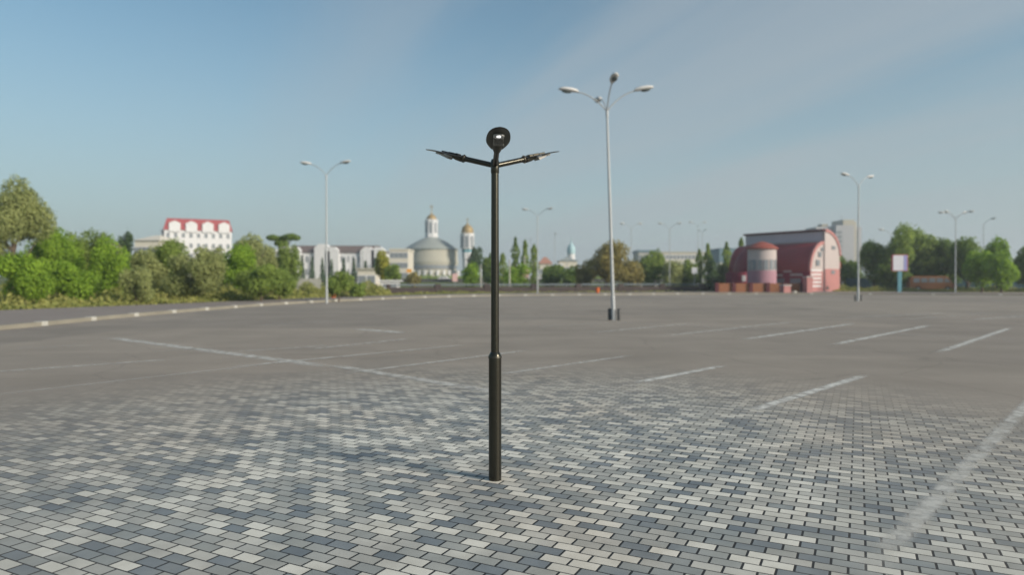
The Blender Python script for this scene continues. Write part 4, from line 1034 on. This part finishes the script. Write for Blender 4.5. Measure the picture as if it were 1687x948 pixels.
tc = N('ShaderNodeTexCoord'); sp = N('ShaderNodeSeparateXYZ'); L(tc.outputs['Generated'], sp.inputs[0])
def mth(op, a, b_):
    n = N('ShaderNodeMath'); n.operation = op
    for i, v in enumerate((a, b_)):
        if isinstance(v, (int, float)): n.inputs[i].default_value = v
        else: L(v, n.inputs[i])
    return n.outputs[0]
zc_ = mth('ADD', mth('MAXIMUM', sp.outputs[2], 0.0), 0.12)
cmb = N('ShaderNodeCombineXYZ'); L(mth('DIVIDE', sp.outputs[0], zc_), cmb.inputs[0]); L(mth('DIVIDE', sp.outputs[1], zc_), cmb.inputs[1])
mp0 = N('ShaderNodeMapping'); mp0.inputs['Rotation'].default_value = (0,0,R(-24)); L(cmb.outputs[0], mp0.inputs['Vector'])
mp = N('ShaderNodeMapping'); mp.inputs['Location'].default_value = (3.1,1.7,0); mp.inputs['Scale'].default_value = (1.35, 0.20, 1); L(mp0.outputs[0], mp.inputs['Vector'])
nz = N('ShaderNodeTexNoise'); nz.inputs['Scale'].default_value = 1.3; nz.inputs['Detail'].default_value = 6; nz.inputs['Roughness'].default_value = 0.5; nz.inputs['Distortion'].default_value = 0.5
L(mp.outputs[0], nz.inputs['Vector'])
mr_ = N('ShaderNodeMapRange'); mr_.interpolation_type = 'SMOOTHSTEP'
for k, v in (('From Min',0.28),('From Max',0.72),('To Min',0.0),('To Max',0.60)): mr_.inputs[k].default_value = v
L(nz.outputs['Fac'], mr_.inputs['Value'])
mx = N('ShaderNodeMix'); mx.data_type = 'RGBA'; cw = N('ShaderNodeMapRange'); cw.interpolation_type = 'SMOOTHSTEP'
for k, v in (('From Min',-0.55),('From Max',0.15),('To Min',0.05),('To Max',1.0)): cw.inputs[k].default_value = v
L(sp.outputs[0], cw.inputs['Value'])
L(mth('MULTIPLY', mr_.outputs[0], cw.outputs[0]), mx.inputs['Factor']); tint = N('ShaderNodeMix'); tint.data_type = 'RGBA'; tint.blend_type = 'MULTIPLY'; tint.inputs['Factor'].default_value = 1.0; tint.inputs['B'].default_value = (0.82, 1.10, 1.09, 1); L(sky.outputs[0], tint.inputs['A']); L(tint.outputs['Result'], mx.inputs['A']); mx.inputs['B'].default_value = (3.7, 4.1, 4.4, 1)
hzf = N('ShaderNodeMapRange'); hzf.interpolation_type = 'SMOOTHSTEP'
for k, v in (('From Min',-0.05),('From Max',0.42),('To Min',0.92),('To Max',0.05)): hzf.inputs[k].default_value = v
L(sp.outputs[2], hzf.inputs['Value'])
mx2 = N('ShaderNodeMix'); mx2.data_type = 'RGBA'; L(hzf.outputs[0], mx2.inputs['Factor']); L(mx.outputs['Result'], mx2.inputs['A']); mx2.inputs['B'].default_value = (3.5, 4.02, 4.25, 1)
L(mx2.outputs['Result'], bg.inputs['Color'])

hz_ = MB(); hz_.box(-700, 700, -60, 900, -1.2, 45); ho = hz_.build('haze', bpy.data.materials.new('haze_air')); tag(ho, kind='stuff')
hm = ho.data.materials[0]; hm.use_nodes = True; hn = hm.node_tree
for n_ in list(hn.nodes):
    if n_.type == 'BSDF_PRINCIPLED': hn.nodes.remove(n_)
hv = hn.nodes.new('ShaderNodeVolumePrincipled'); hv.inputs['Density'].default_value = 0.0007; hv.inputs['Color'].default_value = (0.86, 0.93, 1.0, 1)
hv.inputs['Anisotropy'].default_value = 0.2
hn.links.new(hv.outputs[0], hn.nodes['Material Output'].inputs['Volume'])
# ------------------------------------------------------------------ camera
cam = bpy.data.cameras.new('camera'); co = bpy.data.objects.new('camera', cam); C.objects.link(co); scn.camera = co
cam.lens = 24.0; cam.sensor_width = 36.0; cam.clip_end = 6000; cam.clip_start = 0.05
co.location = (0, 0, EYE); co.rotation_euler = (R(90) - math.atan((474-YH)/F), 0, 0)
cam.dof.use_dof = True; cam.dof.focus_distance = 4.6; cam.dof.aperture_fstop = 24.0/21.0; cam.dof.aperture_blades = 0
scn.view_settings.view_transform = 'Standard'; scn.view_settings.look = 'None'; scn.view_settings.exposure = 0.2; scn.view_settings.gamma = 1.0
scn.render.engine = 'CYCLES'; scn.render.resolution_x = 1024; scn.render.resolution_y = 576
